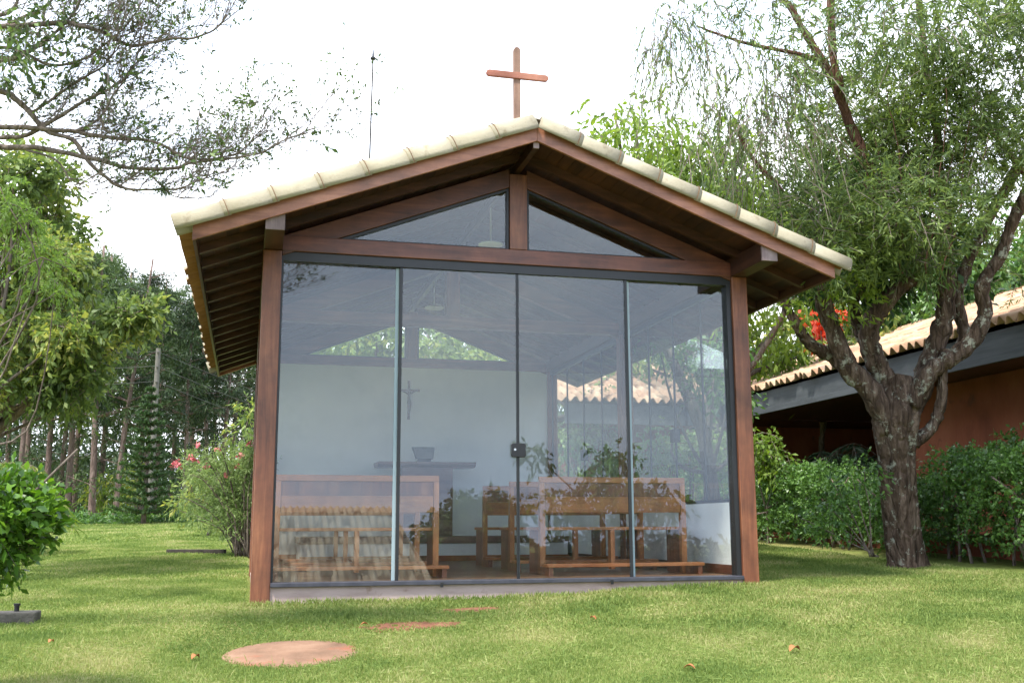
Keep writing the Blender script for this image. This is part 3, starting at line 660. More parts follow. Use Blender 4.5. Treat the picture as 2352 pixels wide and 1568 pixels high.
dry_leaf(-.30, -2.10, 'brown fallen leaf just left of the round disc', .06, 1.)
dry_leaf(2.30, -1.45, 'small brown leaf right of the red earth patches', .05, 2)
dry_leaf(.75, -1.25, 'small orange leaf left of the wide earth patch', .045, .2)
dry_leaf(2.25, -3.2, 'pale orange leaf at the bottom edge, nearest the camera', .05, 2.4)
dry_leaf(-1.2, -1.3, 'small orange leaf alone on the shaded grass at left', .045, 1.2)

# mast, utility pole and wires
t = thing('lightning_mast', 'thin tall mast with a small finial rising behind the chapel roof', 'mast', (2.74, 18.2, .4))
MB().tube([(2.72, 19.0, .3), (2.735, 18.4, 6), (2.76, 17.8, 12.75)], [.034, .026, .019], 8).build('pole', M['edging'], t)
MB().lathe([(.015, 0), (.075, .03), (.075, .07), (.03, .12), (.012, .3), (.004, .36)], (2.76, 17.8, 12.72), 12).build('finial', M['black'], t)
b0 = at(343, 1190, 31); tp = at(364, 800, 31); b0[0] = tp[0]; b0[1] = tp[1]; b0[2] = lawn_z(b0[0], b0[1])-.3
t = thing('utility_pole', 'pale concrete utility pole behind the conical pine at the lawn edge', 'pole', tuple(b0))
MB().tube([b0, (b0+tp)/2, tp], [.105, .085, .07], 10).build('pole_shaft', M['polem'], t)
for dzz in (.12, .55, 1.0): MB().lathe([(.02, 0), (.03, .015), (.03, .06), (.012, .075)], tuple(tp+np.array([.0, -.1, -dzz-.05])), 8).build('insulator', M['polem'], t)
for i, (a, c) in enumerate((((-700, 790), (900, 1000)), ((-700, 845), (900, 1035)), ((-700, 900), (900, 1062)))):
    m_ = tp+np.array([0, -.14, -(.12, .55, 1.0)[i]]); A = at(*a, 31); C_ = at(*c, 36); pts = []
    for k in range(13): q = k/12; p = A+(m_-A)*q; p[2] -= .35*4*q*(1-q)*.5; pts.append(p)
    for k in range(1, 13): q = k/12; p = m_+(C_-m_)*q; p[2] -= .3*4*q*(1-q)*.5; pts.append(p)
    o = MB().tube(pts, .0055, 4).build('power_wire', M['wire'], None); tag(o, ('top', 'middle', 'lowest')[i]+' of the three wires on the concrete utility pole', 'wire', 'wires on the utility pole')
# garden lamp beside the side wall
t = thing('garden_lamp', 'slim black garden lamp with a flat round hood outside the side glazing', 'lamp', (5.6, 3.9, .1))
MB().lathe([(.03, .0), (.018, .05), (.016, 1.5), (.03, 1.54), (.03, 1.6)], (5.6, 3.9, .06), 10).build('lamp_post', M['black'], t)
MB().lathe([(.17, 0), (.17, .012), (.05, .05), (.01, .06)], (5.6, 3.9, 1.66), 20).build('lamp_hood', M['black'], t, True)

#@@HOUSE
# ------------------------------------------------------------------ tiled house on the right
hs = thing('house', 'terracotta house with clay tile roof and deep grey eaves behind the hedge', 'house', (9, 4, .1))
sl_, EX, EY, EZ = .35, 7.90, 8.86, 2.60; k_ = math.hypot(1, sl_)
tile_field('roof_tiles', (EX, -7, EZ), (0, 1, 0), (1/k_, 0, sl_/k_), (-sl_/k_, 0, 1/k_), 22, 7.1*k_, .18, .33, .05, M['clay'], hs, .014, .012)
tile_field('roof_tiles', (13.2, EY, EZ+.004), (-1, 0, 0), (0, 1/k_, sl_/k_), (0, -sl_/k_, 1/k_), 8.0, 3.7*k_, .18, .33, .05, M['clay'], hs, .014, .012)
MB().add([(EX+.15, -7, EZ-.03), (15, -7, EZ-.03+sl_*6.95), (15, 15, EZ-.03+sl_*6.95), (EX+.15, 15, EZ-.03), (EX+.15, -7, EZ-.10), (15, -7, EZ-.10+sl_*6.95), (15, 15, EZ-.10+sl_*6.95), (EX+.15, 15, EZ-.10)],
  [(3, 2, 1, 0), (4, 5, 6, 7), (0, 1, 5, 4), (1, 2, 6, 5), (2, 3, 7, 6), (3, 0, 4, 7)]).build('roof_boards', M['darky'], hs)
MB().add([(5.3, EY+.15, EZ-.03), (5.3, EY+3.6, EZ-.03+sl_*3.45), (13.1, EY+3.6, EZ-.03+sl_*3.45), (13.1, EY+.15, EZ-.03), (5.3, EY+.15, EZ-.10), (5.3, EY+3.6, EZ-.10+sl_*3.45), (13.1, EY+3.6, EZ-.10+sl_*3.45), (13.1, EY+.15, EZ-.10)],
  [(3, 2, 1, 0), (4, 5, 6, 7), (0, 1, 5, 4), (1, 2, 6, 5), (2, 3, 7, 6), (3, 0, 4, 7)]).build('roof_boards', M['darky'], hs)
MB().box(8.0, 8.05, -7, 8.96, 2.30, 2.565).build('eave_board', M['fascia'], hs, bevel=.004); MB().box(7.985, 8.035, -7, 8.945, 2.215, 2.299).build('eave_board', M['fascia'], hs, bevel=.004)
MB().box(5.3, 7.98, 8.96, 9.01, 2.30, 2.565).build('eave_board', M['fascia'], hs); MB().box(5.3, 7.98, 8.945, 8.995, 2.215, 2.299).build('eave_board', M['fascia'], hs)
MB().box(8.06, 14, -6.9, 8.95, 2.36, 2.40).build('soffit', M['darky'], hs); MB().box(5.35, 14, 9.02, 12.3, 2.36, 2.40).build('soffit', M['darky'], hs)
MB().box(9.3, 9.5, -6.8, 5.1, -.4, 2.355).build('wall', M['terra'], hs)
MB().box(9.5, 14, 4.9, 5.1, -.4, 2.355).build('wall', M['terra'], hs)
MB().box(12.5, 12.7, 5.11, 12.3, -.4, 2.355).build('wall', M['terra'], hs)
MB().box(5.5, 12.49, 10.3, 10.5, -.4, 2.355).build('wall', M['terra'], hs)
tile_field('ridge_row', (14.9, -7, EZ+sl_*7.0+.03), (1, 0, 0), (0, 1, 0), (0, 0, 1), .24, 21.8, .24, .4, .06, M['clay'], hs, .014, .004)
o = MB().box(8.02, 8.14, -3, 8.8, -.2, .33).build('planter_kerb', M['terra'], None, bevel=.01); tag(o, 'low terracotta kerb at the foot of the hedge', 'kerb')

#@@TREES
# ------------------------------------------------------------------ vegetation
def A_(pts, d): return [at(p[0], p[1], p[2] if len(p) > 2 else d) for p in pts]
def limb(mb, pts, d, r0, r1, n=10, amp=.12):
    p = wander(A_(pts, d), 6, amp); mb.tube(p, np.linspace(r0, r1, len(p))*(1+.07*RNG.normal(size=len(p))), n, True, (lambda i, a: 1+.07*np.sin(a*3+i*.4)+.05*RNG.normal(size=len(a))) if r0 > .05 else None)
    return p
# the big many-limbed tree
bt = thing('big_tree', 'large tree with gnarled forking trunk and drooping fine foliage right of the chapel', 'tree', (6.5, 1.1, 0))
tm = MB(); d0 = 10.7
p = wander(A_([(2088, 1325), (2082, 1290), (2072, 1220), (2062, 1120), (2058, 1040), (2056, 980), (2062, 920), (2072, 860)], d0), 14, .01)
h_ = np.linspace(0, 1, len(p)); rad = .178+.035*(h_ < .02)+.17*np.exp(-h_*16)+.05*np.clip(h_-.55, 0, .2)*5-.72*np.clip(h_-.80, 0, 1)
tm.tube(p, rad, 44, True, lambda i, a: 1+(.05+.13*math.exp(-h_[i]*9))*np.sin(a*5+h_[i]*.8)+.045*np.sin(a*9-h_[i]*2+.5*math.sin(h_[i]*11))+.03*np.sin(a*15+h_[i]*4)+.016*RNG.normal(size=len(a)))
limb(tm, [(2045, 985), (2000, 900), (1955, 850), (1925, 790), (1898, 720), (1880, 650), (1850, 560)], d0-.05, .13, .055)
limb(tm, [(1950, 850), (1905, 815), (1862, 790), (1830, 745), (1805, 700), (1790, 640)], d0+.15, .075, .04)
limb(tm, [(2060, 960), (2035, 880), (2008, 820), (1995, 760), (2025, 705), (2062, 665), (2110, 625), (2150, 560)], d0+.1, .13, .06)
limb(tm, [(2005, 830), (1975, 760), (1960, 700), (1985, 640), (1995, 560)], d0+.35, .075, .045)
limb(tm, [(2075, 960), (2110, 900), (2135, 840), (2160, 760), (2172, 690), (2176, 600), (2168, 480)], d0+.1, .135, .06)
limb(tm, [(2090, 930), (2140, 850), (2190, 820), (2235, 780), (2262, 720), (2258, 660), (2295, 590), (2330, 500), (2370, 420)], d0-.1, .10, .05)
limb(tm, [(2195, 815), (2215, 770), (2200, 690), (2215, 620), (2260, 520), (2340, 380), (2420, 260)], d0+.25, .07, .045)
limb(tm, [(2100, 1020), (2140, 980), (2160, 930), (2166, 870), (2170, 800)], d0-.05, .065, .045)
tm.build('trunk', M['bark'], bt, True)
um = MB()
limb(um, [(2150, 560), (2090, 500), (2020, 430), (1985, 360), (1940, 250), (1915, 190), (1870, 110), (1830, 40), (1780, -30)], d0, .07, .03)
limb(um, [(1850, 560), (1800, 450), (1740, 380), (1690, 300)], d0, .045, .015)
limb(um, [(1930, 210), (1912, 100), (1905, -20)], d0-.1, .05, .035); limb(um, [(1890, 140), (1790, 115), (1700, 95), (1600, 60)], d0, .028, .01)
limb(um, [(2168, 480), (2150, 300), (2120, 120), (2110, -60)], d0+.2, .05, .03); limb(um, [(2370, 420), (2300, 330), (2210, 240)], d0, .04, .015)
for k in range(16):   # fanned upright sprays
    a = (2110+(k-8)*7+RNG.uniform(-20, 20), 600+RNG.uniform(-70, 60)); b = (2105+(k-8)*34, 230+RNG.uniform(-60, 60)+abs(k-8)*14)
    limb(um, [a, ((a[0]+b[0])/2+8, (a[1]+b[1])/2+10), b], d0-.4+RNG.uniform(-.4, .4), .008, .003, 5, .25)
um.build('upper_limbs', M['barkred'], bt, True)
lv = Leaves(); st = MB()
for x, y, r, n, dr in [(1560, 40, 90, 26, 1.3), (1640, 110, 90, 22, 1.4), (1520, 130, 50, 14, 1.8), (1530, 60, 60, 14, 1.6), (1600, 190, 70, 14, 1.6), (1740, 60, 110, 24, 1.1), (1750, 200, 90, 40, 1.2), (1800, 300, 90, 46, 1.1), (1690, 250, 70, 26, 1.4),
    (1860, 60, 110, 30, .9), (1980, 50, 120, 50, .8), (2090, 60, 120, 60, .7), (2200, 60, 120, 62, .7), (2320, 80, 120, 66, .8), (2430, 120, 130, 50, .8), (1700, 330, 70, 26, 1.2), (1620, 330, 60, 14, 1.2), (1760, 400, 90, 40, 1.),
    (1960, 250, 110, 90, .7), (2060, 200, 110, 100, .6), (2170, 220, 110, 95, .6), (2280, 220, 120, 80, .7), (1900, 370, 90, 80, .8), (2010, 370, 110, 110, .6), (2130, 360, 120, 110, .4), (2240, 350, 110, 80, .6), (2350, 330, 100, 50, .7),
    (1880, 480, 90, 80, .8), (1970, 500, 90, 105, .7), (2070, 480, 100, 110, .5), (2180, 470, 90, 60, .6), (2290, 480, 80, 34, .7), (1960, 590, 80, 85, .8), (2050, 580, 70, 70, .7), (2120, 590, 50, 30, .7), (1880, 590, 50, 30, .7),
    (2240, 580, 40, 12, .7), (1960, 640, 36, 16, .6), (2460, 300, 120, 50, .7), (2500, 480, 110, 40, .7), (2380, 640, 50, 14, .8), (1820, 200, 80, 26, 1.2), (2000, -60, 140, 70, .6), (2250, -70, 150, 80, .6), (2450, -40, 150, 70, .6), (1750, -50, 120, 40, .8)]:
    c = at(x, y, d0+RNG.uniform(-.9, .9)); rm = r*d0/FPX
    if dr > .95: lv.clump(c, (rm, rm*1.5, rm), int(n*1.4), .36, 15, .07, .014, dr*.7, .5, 1., .5, st, .8, .0045)
    else:
        lv.clump(c, (rm*.95, rm*1.5, rm*.95), int(n*(2.3 if y > 300 else 1.9)), .26, 15, .070, .0155, .10 if y > 150 else .35, .8, 1.1, .5, st, .4, .004)
        if n > 60:
            for q in range(3): lv.clump(c+RNG.normal(size=3)*rm*.55, (rm*.3, rm*.4, rm*.3), int(n*.35), .16, 14, .072, .018, -.2, 1., .7, .4)
lv.build('crown', M['lf_big'], bt); st.build('twigs', M['twig'], bt)
lv = Leaves()
for x, y, n in [(1990, 500, 20), (2090, 250, 14), (1860, 250, 10), (1960, 420, 14), (1850, 700, 10), (1870, 650, 12), (1980, 640, 30), (1940, 700, 24)]:
    lv.clump(at(x, y, d0-.3), .22, n, .14, 7, .075, .026, .2, .6, 1.)
lv.build('fresh_shoots', M['lf_yel'], bt)
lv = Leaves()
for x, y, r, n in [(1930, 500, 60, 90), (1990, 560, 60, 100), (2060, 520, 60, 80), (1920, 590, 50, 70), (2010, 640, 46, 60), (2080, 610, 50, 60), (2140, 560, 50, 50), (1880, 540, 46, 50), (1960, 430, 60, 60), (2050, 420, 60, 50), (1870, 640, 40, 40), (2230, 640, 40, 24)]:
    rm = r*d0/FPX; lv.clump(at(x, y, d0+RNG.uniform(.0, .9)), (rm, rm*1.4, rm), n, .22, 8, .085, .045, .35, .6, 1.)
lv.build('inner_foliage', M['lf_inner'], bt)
# saplings at the foot of the tree
t = thing('sapling', 'thin leafy shoots springing up at the left foot of the big tree', 'sapling', tuple(at(2010, 1270, d0))); sm = MB(); lv = Leaves()
for x, y in ((1890, 1150), (1920, 1120), (1955, 1090), (1905, 1190), (1985, 1080), (1840, 1190)):
    q = limb(sm, [(2008+RNG.uniform(-14, 14), 1278), ((2008+x)/2, (1290+y)/2-10), (x, y)], d0-.15, .009, .004, 5)
    lv.clump(q[-1], .13, 20, .12, 7, .05, .026, .3); lv.clump(q[len(q)*2//3], .10, 10, .1, 6, .045, .024, .2)
sm.build('stems', M['bark2'], t, True); lv.build('foliage', M['lf_hedge'], t)

def simple_tree(name, label, cat, base, blobs, lm, bm='bark2', r0=.16, L=.1, Wd=.04, tl=.35, nl=8, dens=1., droop=.4, group=None, limbs=None, frac=.25):
    """trunk to the crown's middle, limbs to each blob; blobs = (centre, radius m, twigs)"""
    base = np.asarray(base, float); base[2] = lawn_z(base[0], base[1])-.1
    t = thing(name, label, cat, tuple(base), group); mb = MB(); lv = Leaves(); st = MB()
    cs_ = np.array([b[0] for b in blobs]); mid = cs_.mean(0); fork = base*.55+np.array([mid[0], mid[1], mid[2]])*.45
    tr = wander([base, base*.7+fork*.3+np.array([.05, 0, 0]), fork], 5, .05); mb.tube(tr, np.linspace(r0, r0*.65, len(tr)), 10)
    for c, r, n in blobs:
        c = np.asarray(c, float); q = wander([fork-(fork-base)*.1*RNG.random(), (fork+c)/2+RNG.normal(size=3)*.25, c], 5, .15)
        mb.tube(q, np.linspace(r0*.42, r0*.1, len(q)), 7)
        lv.clump(c, r, int(n*dens), tl, nl, L, Wd, droop, .6, 1., .5, st, frac, .006)
    if limbs: 
        for l in limbs: mb.tube(wander(l[0], 6, .1), np.linspace(l[1], l[2], (len(l[0])-1)*6+1), 8)
    if st.v: mb.add(np.vstack(st.v), st.f)
    mb.build('trunk', M[bm], t, True); lv.build('crown', M[lm], t)
    return t
def blobs(lst, d, jd=1.): return [(at(x, y, d+RNG.uniform(-jd, jd)), np.array([r, r*1.3, r*.85])*d/FPX, n) for x, y, r, n in lst]
simple_tree('feathery_tree', 'yellow-green feathery tree rising directly behind the right slope of the chapel roof', 'tree', at(1640, 1190, 18.5),
    blobs([(1410, 260, 60, 18), (1380, 310, 50, 26), (1460, 290, 70, 40), (1440, 360, 70, 60), (1540, 320, 70, 36), (1540, 400, 80, 110), (1620, 440, 80, 150), (1620, 360, 70, 60), (1700, 420, 70, 90), (1720, 500, 80, 150), (1790, 540, 70, 120), (1800, 470, 60, 70), (1650, 300, 60, 26), (1860, 620, 60, 60), (1780, 780, 60, 60), (1830, 820, 50, 40), (1560, 560, 100, 60), (1700, 640, 90, 80)], 18.5),
    'lf_yel', L=.13, Wd=.05, tl=.5, nl=11, r0=.2, droop=.5)
simple_tree('tree', 'dark green tree beyond the house roof at the far right', 'tree', at(2150, 1150, 24),
    blobs([(2300, 600, 110, 220), (2200, 660, 100, 200), (2100, 720, 100, 200), (2340, 700, 60, 80), (2020, 700, 80, 130), (2420, 560, 130, 150), (2150, 560, 90, 90), (2260, 780, 80, 120)], 24, 1.5), 'lf_hedge', L=.17, Wd=.08, tl=.5, nl=10, r0=.25)
simple_tree('tree', 'mid green tree between the house roof and the chapel eave', 'tree', at(1830, 1150, 22),
    blobs([(1900, 620, 80, 110), (1860, 700, 70, 90), (1940, 560, 80, 110), (1980, 660, 70, 100), (1760, 820, 60, 90), (1730, 760, 50, 70), (1980, 780, 70, 100), (1860, 800, 60, 60), (1640, 800, 60, 90), (1600, 750, 60, 70), (1530, 790, 50, 70), (1460, 830, 50, 60), (1400, 850, 50, 60), (1340, 860, 50, 60), (1680, 860, 40, 40)], 22, 1.2), 'lf_left', L=.15, Wd=.07, tl=.45, nl=9, r0=.2)
simple_tree('flame_tree', 'small tree with flame red leaves showing above the house roof', 'tree', at(1880, 1150, 20),
    blobs([(1885, 735, 26, 30), (1912, 712, 18, 16), (1862, 722, 14, 10), (1905, 768, 20, 14)], 20, .3), 'lf_red', L=.14, Wd=.07, tl=.25, nl=8, r0=.08)
simple_tree('tree', 'light green tree seen through the back gable windows of the chapel', 'tree', at(930, 1190, 26),
    blobs([(760, 790, 70, 90), (860, 780, 70, 110), (960, 800, 70, 110), (1060, 810, 70, 110), (1150, 830, 60, 80), (900, 850, 80, 80), (820, 700, 60, 50), (1100, 730, 60, 40)], 26, 1.2), 'lf_left', L=.16, Wd=.08, tl=.45, nl=10, r0=.2)

# overhanging, nearly bare tree at upper left
ot = thing('overhanging_tree', 'sparse thin-leaved tree whose bare branches reach in from the upper left', 'tree', (-4.6, -1.2, -.4))
tm = MB(); lv = Leaves(); tw = MB(); dO = 6.6
def px(P): return A_(P, dO)
forkp = at(-330, 330, dO+.2)
tm.tube(wander([(-4.15, -1.6, -.5), (-4.1, -1.65, .6), forkp], 6, .05), np.linspace(.16, .11, 13), 12)
F0 = (-330, 330, 6.8)
mains = [([F0, (-120, 320), (0, 338), (90, 342), (185, 357), (245, 371), (301, 385), (395, 388), (441, 374), (500, 367), (591, 353), (651, 322), (708, 305)], .022, .003),
         ([F0, (-150, 190), (0, 210), (35, 227), (70, 259), (112, 304), (168, 322), (200, 367), (245, 410), (290, 434), (381, 435), (420, 430), (465, 411), (525, 395)], .024, .0025),
         ([F0, (-200, 60), (0, 62), (140, 52), (189, 60), (252, 82), (304, 103), (385, 93), (455, 84), (504, 58), (527, 5)], .022, .0025),
         ([F0, (-160, 290), (0, 292), (105, 297), (168, 304), (260, 318), (353, 325), (420, 360), (483, 366), (546, 350), (600, 300)], .022, .003),
         ([F0, (-150, 330), (0, 318), (70, 308), (157, 255), (210, 224), (266, 196), (301, 157), (318, 120)], .020, .003),
         ([(168, 304), (224, 276), (262, 217), (300, 165), (330, 120)], .010, .003),
         ([(-250, 250, 6.7), (-60, 150), (40, 130), (110, 90), (170, 30), (200, -40)], .022, .004),
         ([(-250, 250, 6.7), (-60, 60), (20, 30), (60, -40)], .022, .006), ([(0, 62), (90, 20), (160, -30)], .012, .005),
         ([(-150, 190, 6.4), (0, 110), (120, 150), (200, 130), (290, 60), (330, 0)], .014, .003), ([(70, 259), (160, 200), (240, 150), (280, 80)], .010, .003),
         ([(60, 345), (130, 370), (170, 425), (217, 450)], .008, .002), ([(330, 390), (370, 425), (400, 452), (434, 453)], .007, .002)]
def shoots(path, n, ln, lev, rad):
    T = np.gradient(path, axis=0)
    for k in range(n):
        i = int(len(path)*(.25+.74*RNG.random())); i = min(i, len(path)-1)
        d = unit(T[i]*.9/(np.linalg.norm(T[i])+1e-9)+RNG.normal(size=3)*.5+np.array([.2, 0, .6 if RNG.random() < .8 else -.1]))
        if lev == 2: d[2] = max(d[2], .12)
        l = ln*(.5+.9*RNG.random()); p0_ = path[i]; b = unit(RNG.normal(size=3)+np.array([0, 0, .8]))
        q = wander([p0_, p0_+d*l*.35+RNG.normal(size=3)*l*.05, p0_+d*l*.7+b*l*.12, p0_+d*l+b*l*.28], 3, .25)
        tw.tube(q, np.linspace(rad, rad*.35, len(q)), 4, False)
        if lev > 0: shoots(q, 4, ln*.5, lev-1, rad*.55)
        else:
            m_ = RNG.integers(0, 8) if RNG.random() < .55 else 0
            if m_:
                ii = RNG.integers(len(q)//3, len(q), m_); P = q[ii]+RNG.normal(size=(m_, 3))*.006
                lv.add(P, RNG.normal(size=(m_, 3))+d*.9+np.array([0, 0, .2]), .026+.014*RNG.random(m_), .013, .1)
for pts, r0, r1 in mains:
    q = limb(tm, pts, dO, r0, r1, 8, .12); shoots(q, int(6+len(pts)*2.3), .40, 2, .0032)
for x, y in ((155, 190), (375, 430), (10, 190), (235, 60)):   # air plants
    c = at(x, y, dO); n = 140; lv2 = unit(RNG.normal(size=(n, 3)))
    lv.add(c+RNG.normal(size=(n, 3))*.015, lv2, .05+.05*RNG.random(n), .005, .2)
for x, y, n in ((20, 60, 34), (90, 40, 34), (60, 130, 26), (150, 120, 14), (30, 200, 22), (300, 20, 10), (270, 210, 10), (410, 350, 6), (600, 250, 6), (690, 320, 4), (30, 120, 26), (180, 30, 18), (230, 180, 14), (320, 310, 8)):
    c = at(x, y, dO+RNG.uniform(-.4, .4)); lv.clump(c, 50*dO/FPX*1.5, n, .12, 6, .046, .021, .2, .4, 1., .5, tw, .5, .003)
tm.build('trunk', M['bark2'], ot, True); tw.build('twigs', M['twig'], ot); lv.build('leaves', M['lf_ov'], ot)

# broadleaf tree at left
bl = [(30, 400, 60, 90), (110, 400, 60, 80), (20, 480, 70, 120), (110, 490, 60, 110), (165, 540, 36, 40), (40, 570, 70, 130), (130, 600, 60, 100), (20, 680, 80, 150), (110, 690, 60, 110), (180, 650, 34, 40), (60, 780, 80, 150), (160, 770, 60, 120), (225, 735, 34, 60), (280, 725, 32, 56), (335, 710, 24, 36), (235, 785, 28, 36), (20, 870, 70, 120), (110, 870, 60, 110), (190, 850, 50, 80), (165, 920, 40, 40), (-60, 500, 100, 140), (-70, 700, 110, 160), (-60, 860, 90, 120), (320, 745, 20, 16), (60, 350, 40, 30)]
dB = 11.5
lb = [([at(-180, 1180, dB), at(-60, 1040, dB), at(30, 960, dB), at(110, 890, dB), at(190, 850, dB), at(300, 770, dB)], .06, .012), ([at(-180, 1180, dB), at(-80, 950, dB), at(20, 900, dB), at(90, 820, dB), at(130, 700, dB)], .05, .012), ([at(-60, 1000, dB), at(0, 945, dB), at(60, 920, dB), at(170, 780, dB)], .05, .012)]
simple_tree('broadleaf_tree', 'leafy tree with yellowing leaves and slanting limbs at the left edge', 'tree', at(-250, 1190, dB), blobs(bl, dB, .9), 'lf_left', L=.08, Wd=.036, tl=.2, nl=9, r0=.085, dens=1.5, droop=.2, limbs=lb)
bl = [(0, 430, 34, 26), (30, 470, 34, 28), (60, 510, 28, 22), (80, 560, 24, 18), (100, 600, 22, 16), (10, 560, 26, 14), (125, 640, 20, 12), (140, 665, 14, 8)]
simple_tree('feathery_tree', 'bright lime feathery fronds hanging in front of the leafy tree at left', 'tree', at(-330, 1200, 8.5), blobs(bl, 8.5, .3), 'lf_fern', L=.045, Wd=.012, tl=.22, nl=18, r0=.03, droop=.45, frac=.1)

# pine grove
def pine(v, h=13.5):
    r = np.random.default_rng(v); t = thing('pine_tree', 'x', 'tree', (0, 0, 0), 'tall bare-trunked pines of the grove behind the lawn')
    mb = MB(); lean = r.normal(size=2)*.45
    pts = np.array([(lean[0]*q+.12*math.sin(5*q+v), lean[1]*q+.1*math.cos(4*q+v), -.5+(h+.5)*q) for q in np.linspace(0, 1, 14)])
    mb.tube(pts, np.linspace(.17, .05, 14), 8)
    lv = Leaves(); st = MB(); ks = r.uniform(.42, 1, 44)
    for k in ks:
        c = pts[min(int(k*13), 13)]; a = r.uniform(0, 6.28); ln = (1.15-k)*3.0+.5; e_ = c+np.array([math.cos(a)*ln, math.sin(a)*ln, .25*ln-.25*(1-k)])
        mb.tube([c, (c+e_)/2+[0, 0, .12], e_], [.04, .028, .012], 4, False)
        for q in (.55, .8, 1.): lv.clump(c+(e_-c)*q, (.5, .5, .22), 12, .42, 6, .26, .045, .2, .5, 1., .6)
    for k in r.uniform(.12, .5, 14):
        c = pts[int(k*13)]; a = r.uniform(0, 6.28); ln = r.uniform(.4, 1.6); mb.tube([c, c+np.array([math.cos(a)*ln, math.sin(a)*ln, .3*ln])], [.022, .008], 4, False)
        if r.random() < .7: lv.clump(c+np.array([math.cos(a)*ln, math.sin(a)*ln, .3*ln]), .45, 12, .4, 6, .24, .04, .5)
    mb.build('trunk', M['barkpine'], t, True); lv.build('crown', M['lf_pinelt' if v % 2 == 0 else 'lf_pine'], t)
    return t
protos = [pine(v, 12.6+v*.5) for v in range(5)]; used = [False]*5
lab = 'tall pine with a bare trunk in the shady grove behind the lawn'
R2_ = np.random.default_rng(5)
spots = [(205, 33), (105, 37), (130, 42), (262, 33), (278, 41), (330, 44), (415, 34), (440, 42), (470, 38), (490, 46), (530, 40), (560, 47), (60, 40), (20, 44), (175, 48), (310, 50), (235, 46), (385, 48), (-40, 40), (600, 42), (680, 46), (770, 44), (860, 47), (950, 43), (1040, 46), (1140, 44), (1230, 48), (1330, 46), (640, 50), (350, 39), (160, 36), (510, 35), (45, 34)]
for i, (x, d) in enumerate(spots):
    P = at(x, 1180, d); P[2] = lawn_z(P[0], P[1]); v = i % 5; sc = ((1210-(545 if x < 300 else 625 if x < 700 else 600))/2402*d+.3-P[2])/(12.6+v*.5)*R2_.uniform(.9, 1.05)
    if not used[v]: o = protos[v]; o.location = P; o['label'] = lab; o.rotation_euler[2] = R2_.uniform(0, 6); o.scale = (sc,)*3; used[v] = True
    else: copy_tree(protos[v], P, lab, R2_.uniform(0, 6), sc)
# deep wood behind the grove: one mass
lv = Leaves()
for k in range(290):
    x = RNG.uniform(-150, 1500); d = RNG.uniform(52, 72); P = at(x, 1180, d); P[2] = lawn_z(P[0], P[1])+RNG.uniform(.5, 9)*RNG.random()**.8
    lv.clump(P, (2.2, 2.2, 1.3), 34, 1.0, 6, .5, .14, .3, .5)
for k in range(40):
    P = at(RNG.uniform(1700, 2700), 1180, RNG.uniform(45, 60)); P[2] = RNG.uniform(1, 13); lv.clump(P, (2.4, 2.4, 1.6), 34, 1., 6, .5, .16, .3, .5)
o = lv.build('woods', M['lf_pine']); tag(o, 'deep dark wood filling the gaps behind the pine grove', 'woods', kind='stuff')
# bank and low growth along the lawn's far edge
lv = Leaves()
for x in np.arange(60, 640, 4.):
    d = 28.5+RNG.uniform(-.6, .8); P = at(x, 1200, d); P[2] = lawn_z(P[0], P[1])+.05
    lv.clump(P, (.5, .5, .22+.1*math.sin(x*.05)), 22, .16, 6, .12, .035, .1)
o = lv.build('border_hedge', M['lf_hedge']); tag(o, 'low dark green border of ground plants along the far edge of the lawn', 'hedge')
t = simple_tree('cane_bush', 'pale yellow-green cane bush glowing between the pine trunks', 'bush', at(255, 1180, 36), [(at(255, 1130, 36), (.9, .6, .7), 120), (at(275, 1100, 36.5), (.6, .5, .6), 60)], 'lf_bamb', L=.25, Wd=.05, tl=.5, nl=6, r0=.05)
# araucaria
P = at(330, 1185, 27.5); P[2] = lawn_z(P[0], P[1])-.05
ar = thing('conical_pine', 'dark conical tiered pine standing at the far lawn edge before the grove', 'tree', tuple(P)); mb = MB(); lv = Leaves(); H = 3.75
mb.tube([P, P+[.02, 0, H*.5], P+[.05, 0, H]], [.07, .045, .012], 8)
for k in range(15):
    q = k/14; z = .35+q*(H-.5); ln = .82*(1-q)**.85+.09; nb = 9
    for j in range(nb):
        a = 2*math.pi*j/nb+k*.6; e_ = np.array([math.cos(a)*ln, math.sin(a)*ln, ln*.18]); c = P+[0, 0, z]
        mb.tube([c, c+e_*.5+[0, 0, -.05*ln], c+e_], [.012, .009, .005], 4, False); n = int(190*ln)+24
        tt = RNG.random((n, 1)); B = c+e_*tt+[0, 0, 0]; B[:, 2] -= .2*ln*(tt*(1-tt))[:, 0]
        A = unit(e_)[None]*.5+RNG.normal(size=(n, 3))*.45+np.array([0, 0, .45]); lv.add(B, A, .09+.04*RNG.random(n), .028)
mb.build('trunk', M['bark2'], ar, True); lv.build('crown', M['lf_arau'], ar)
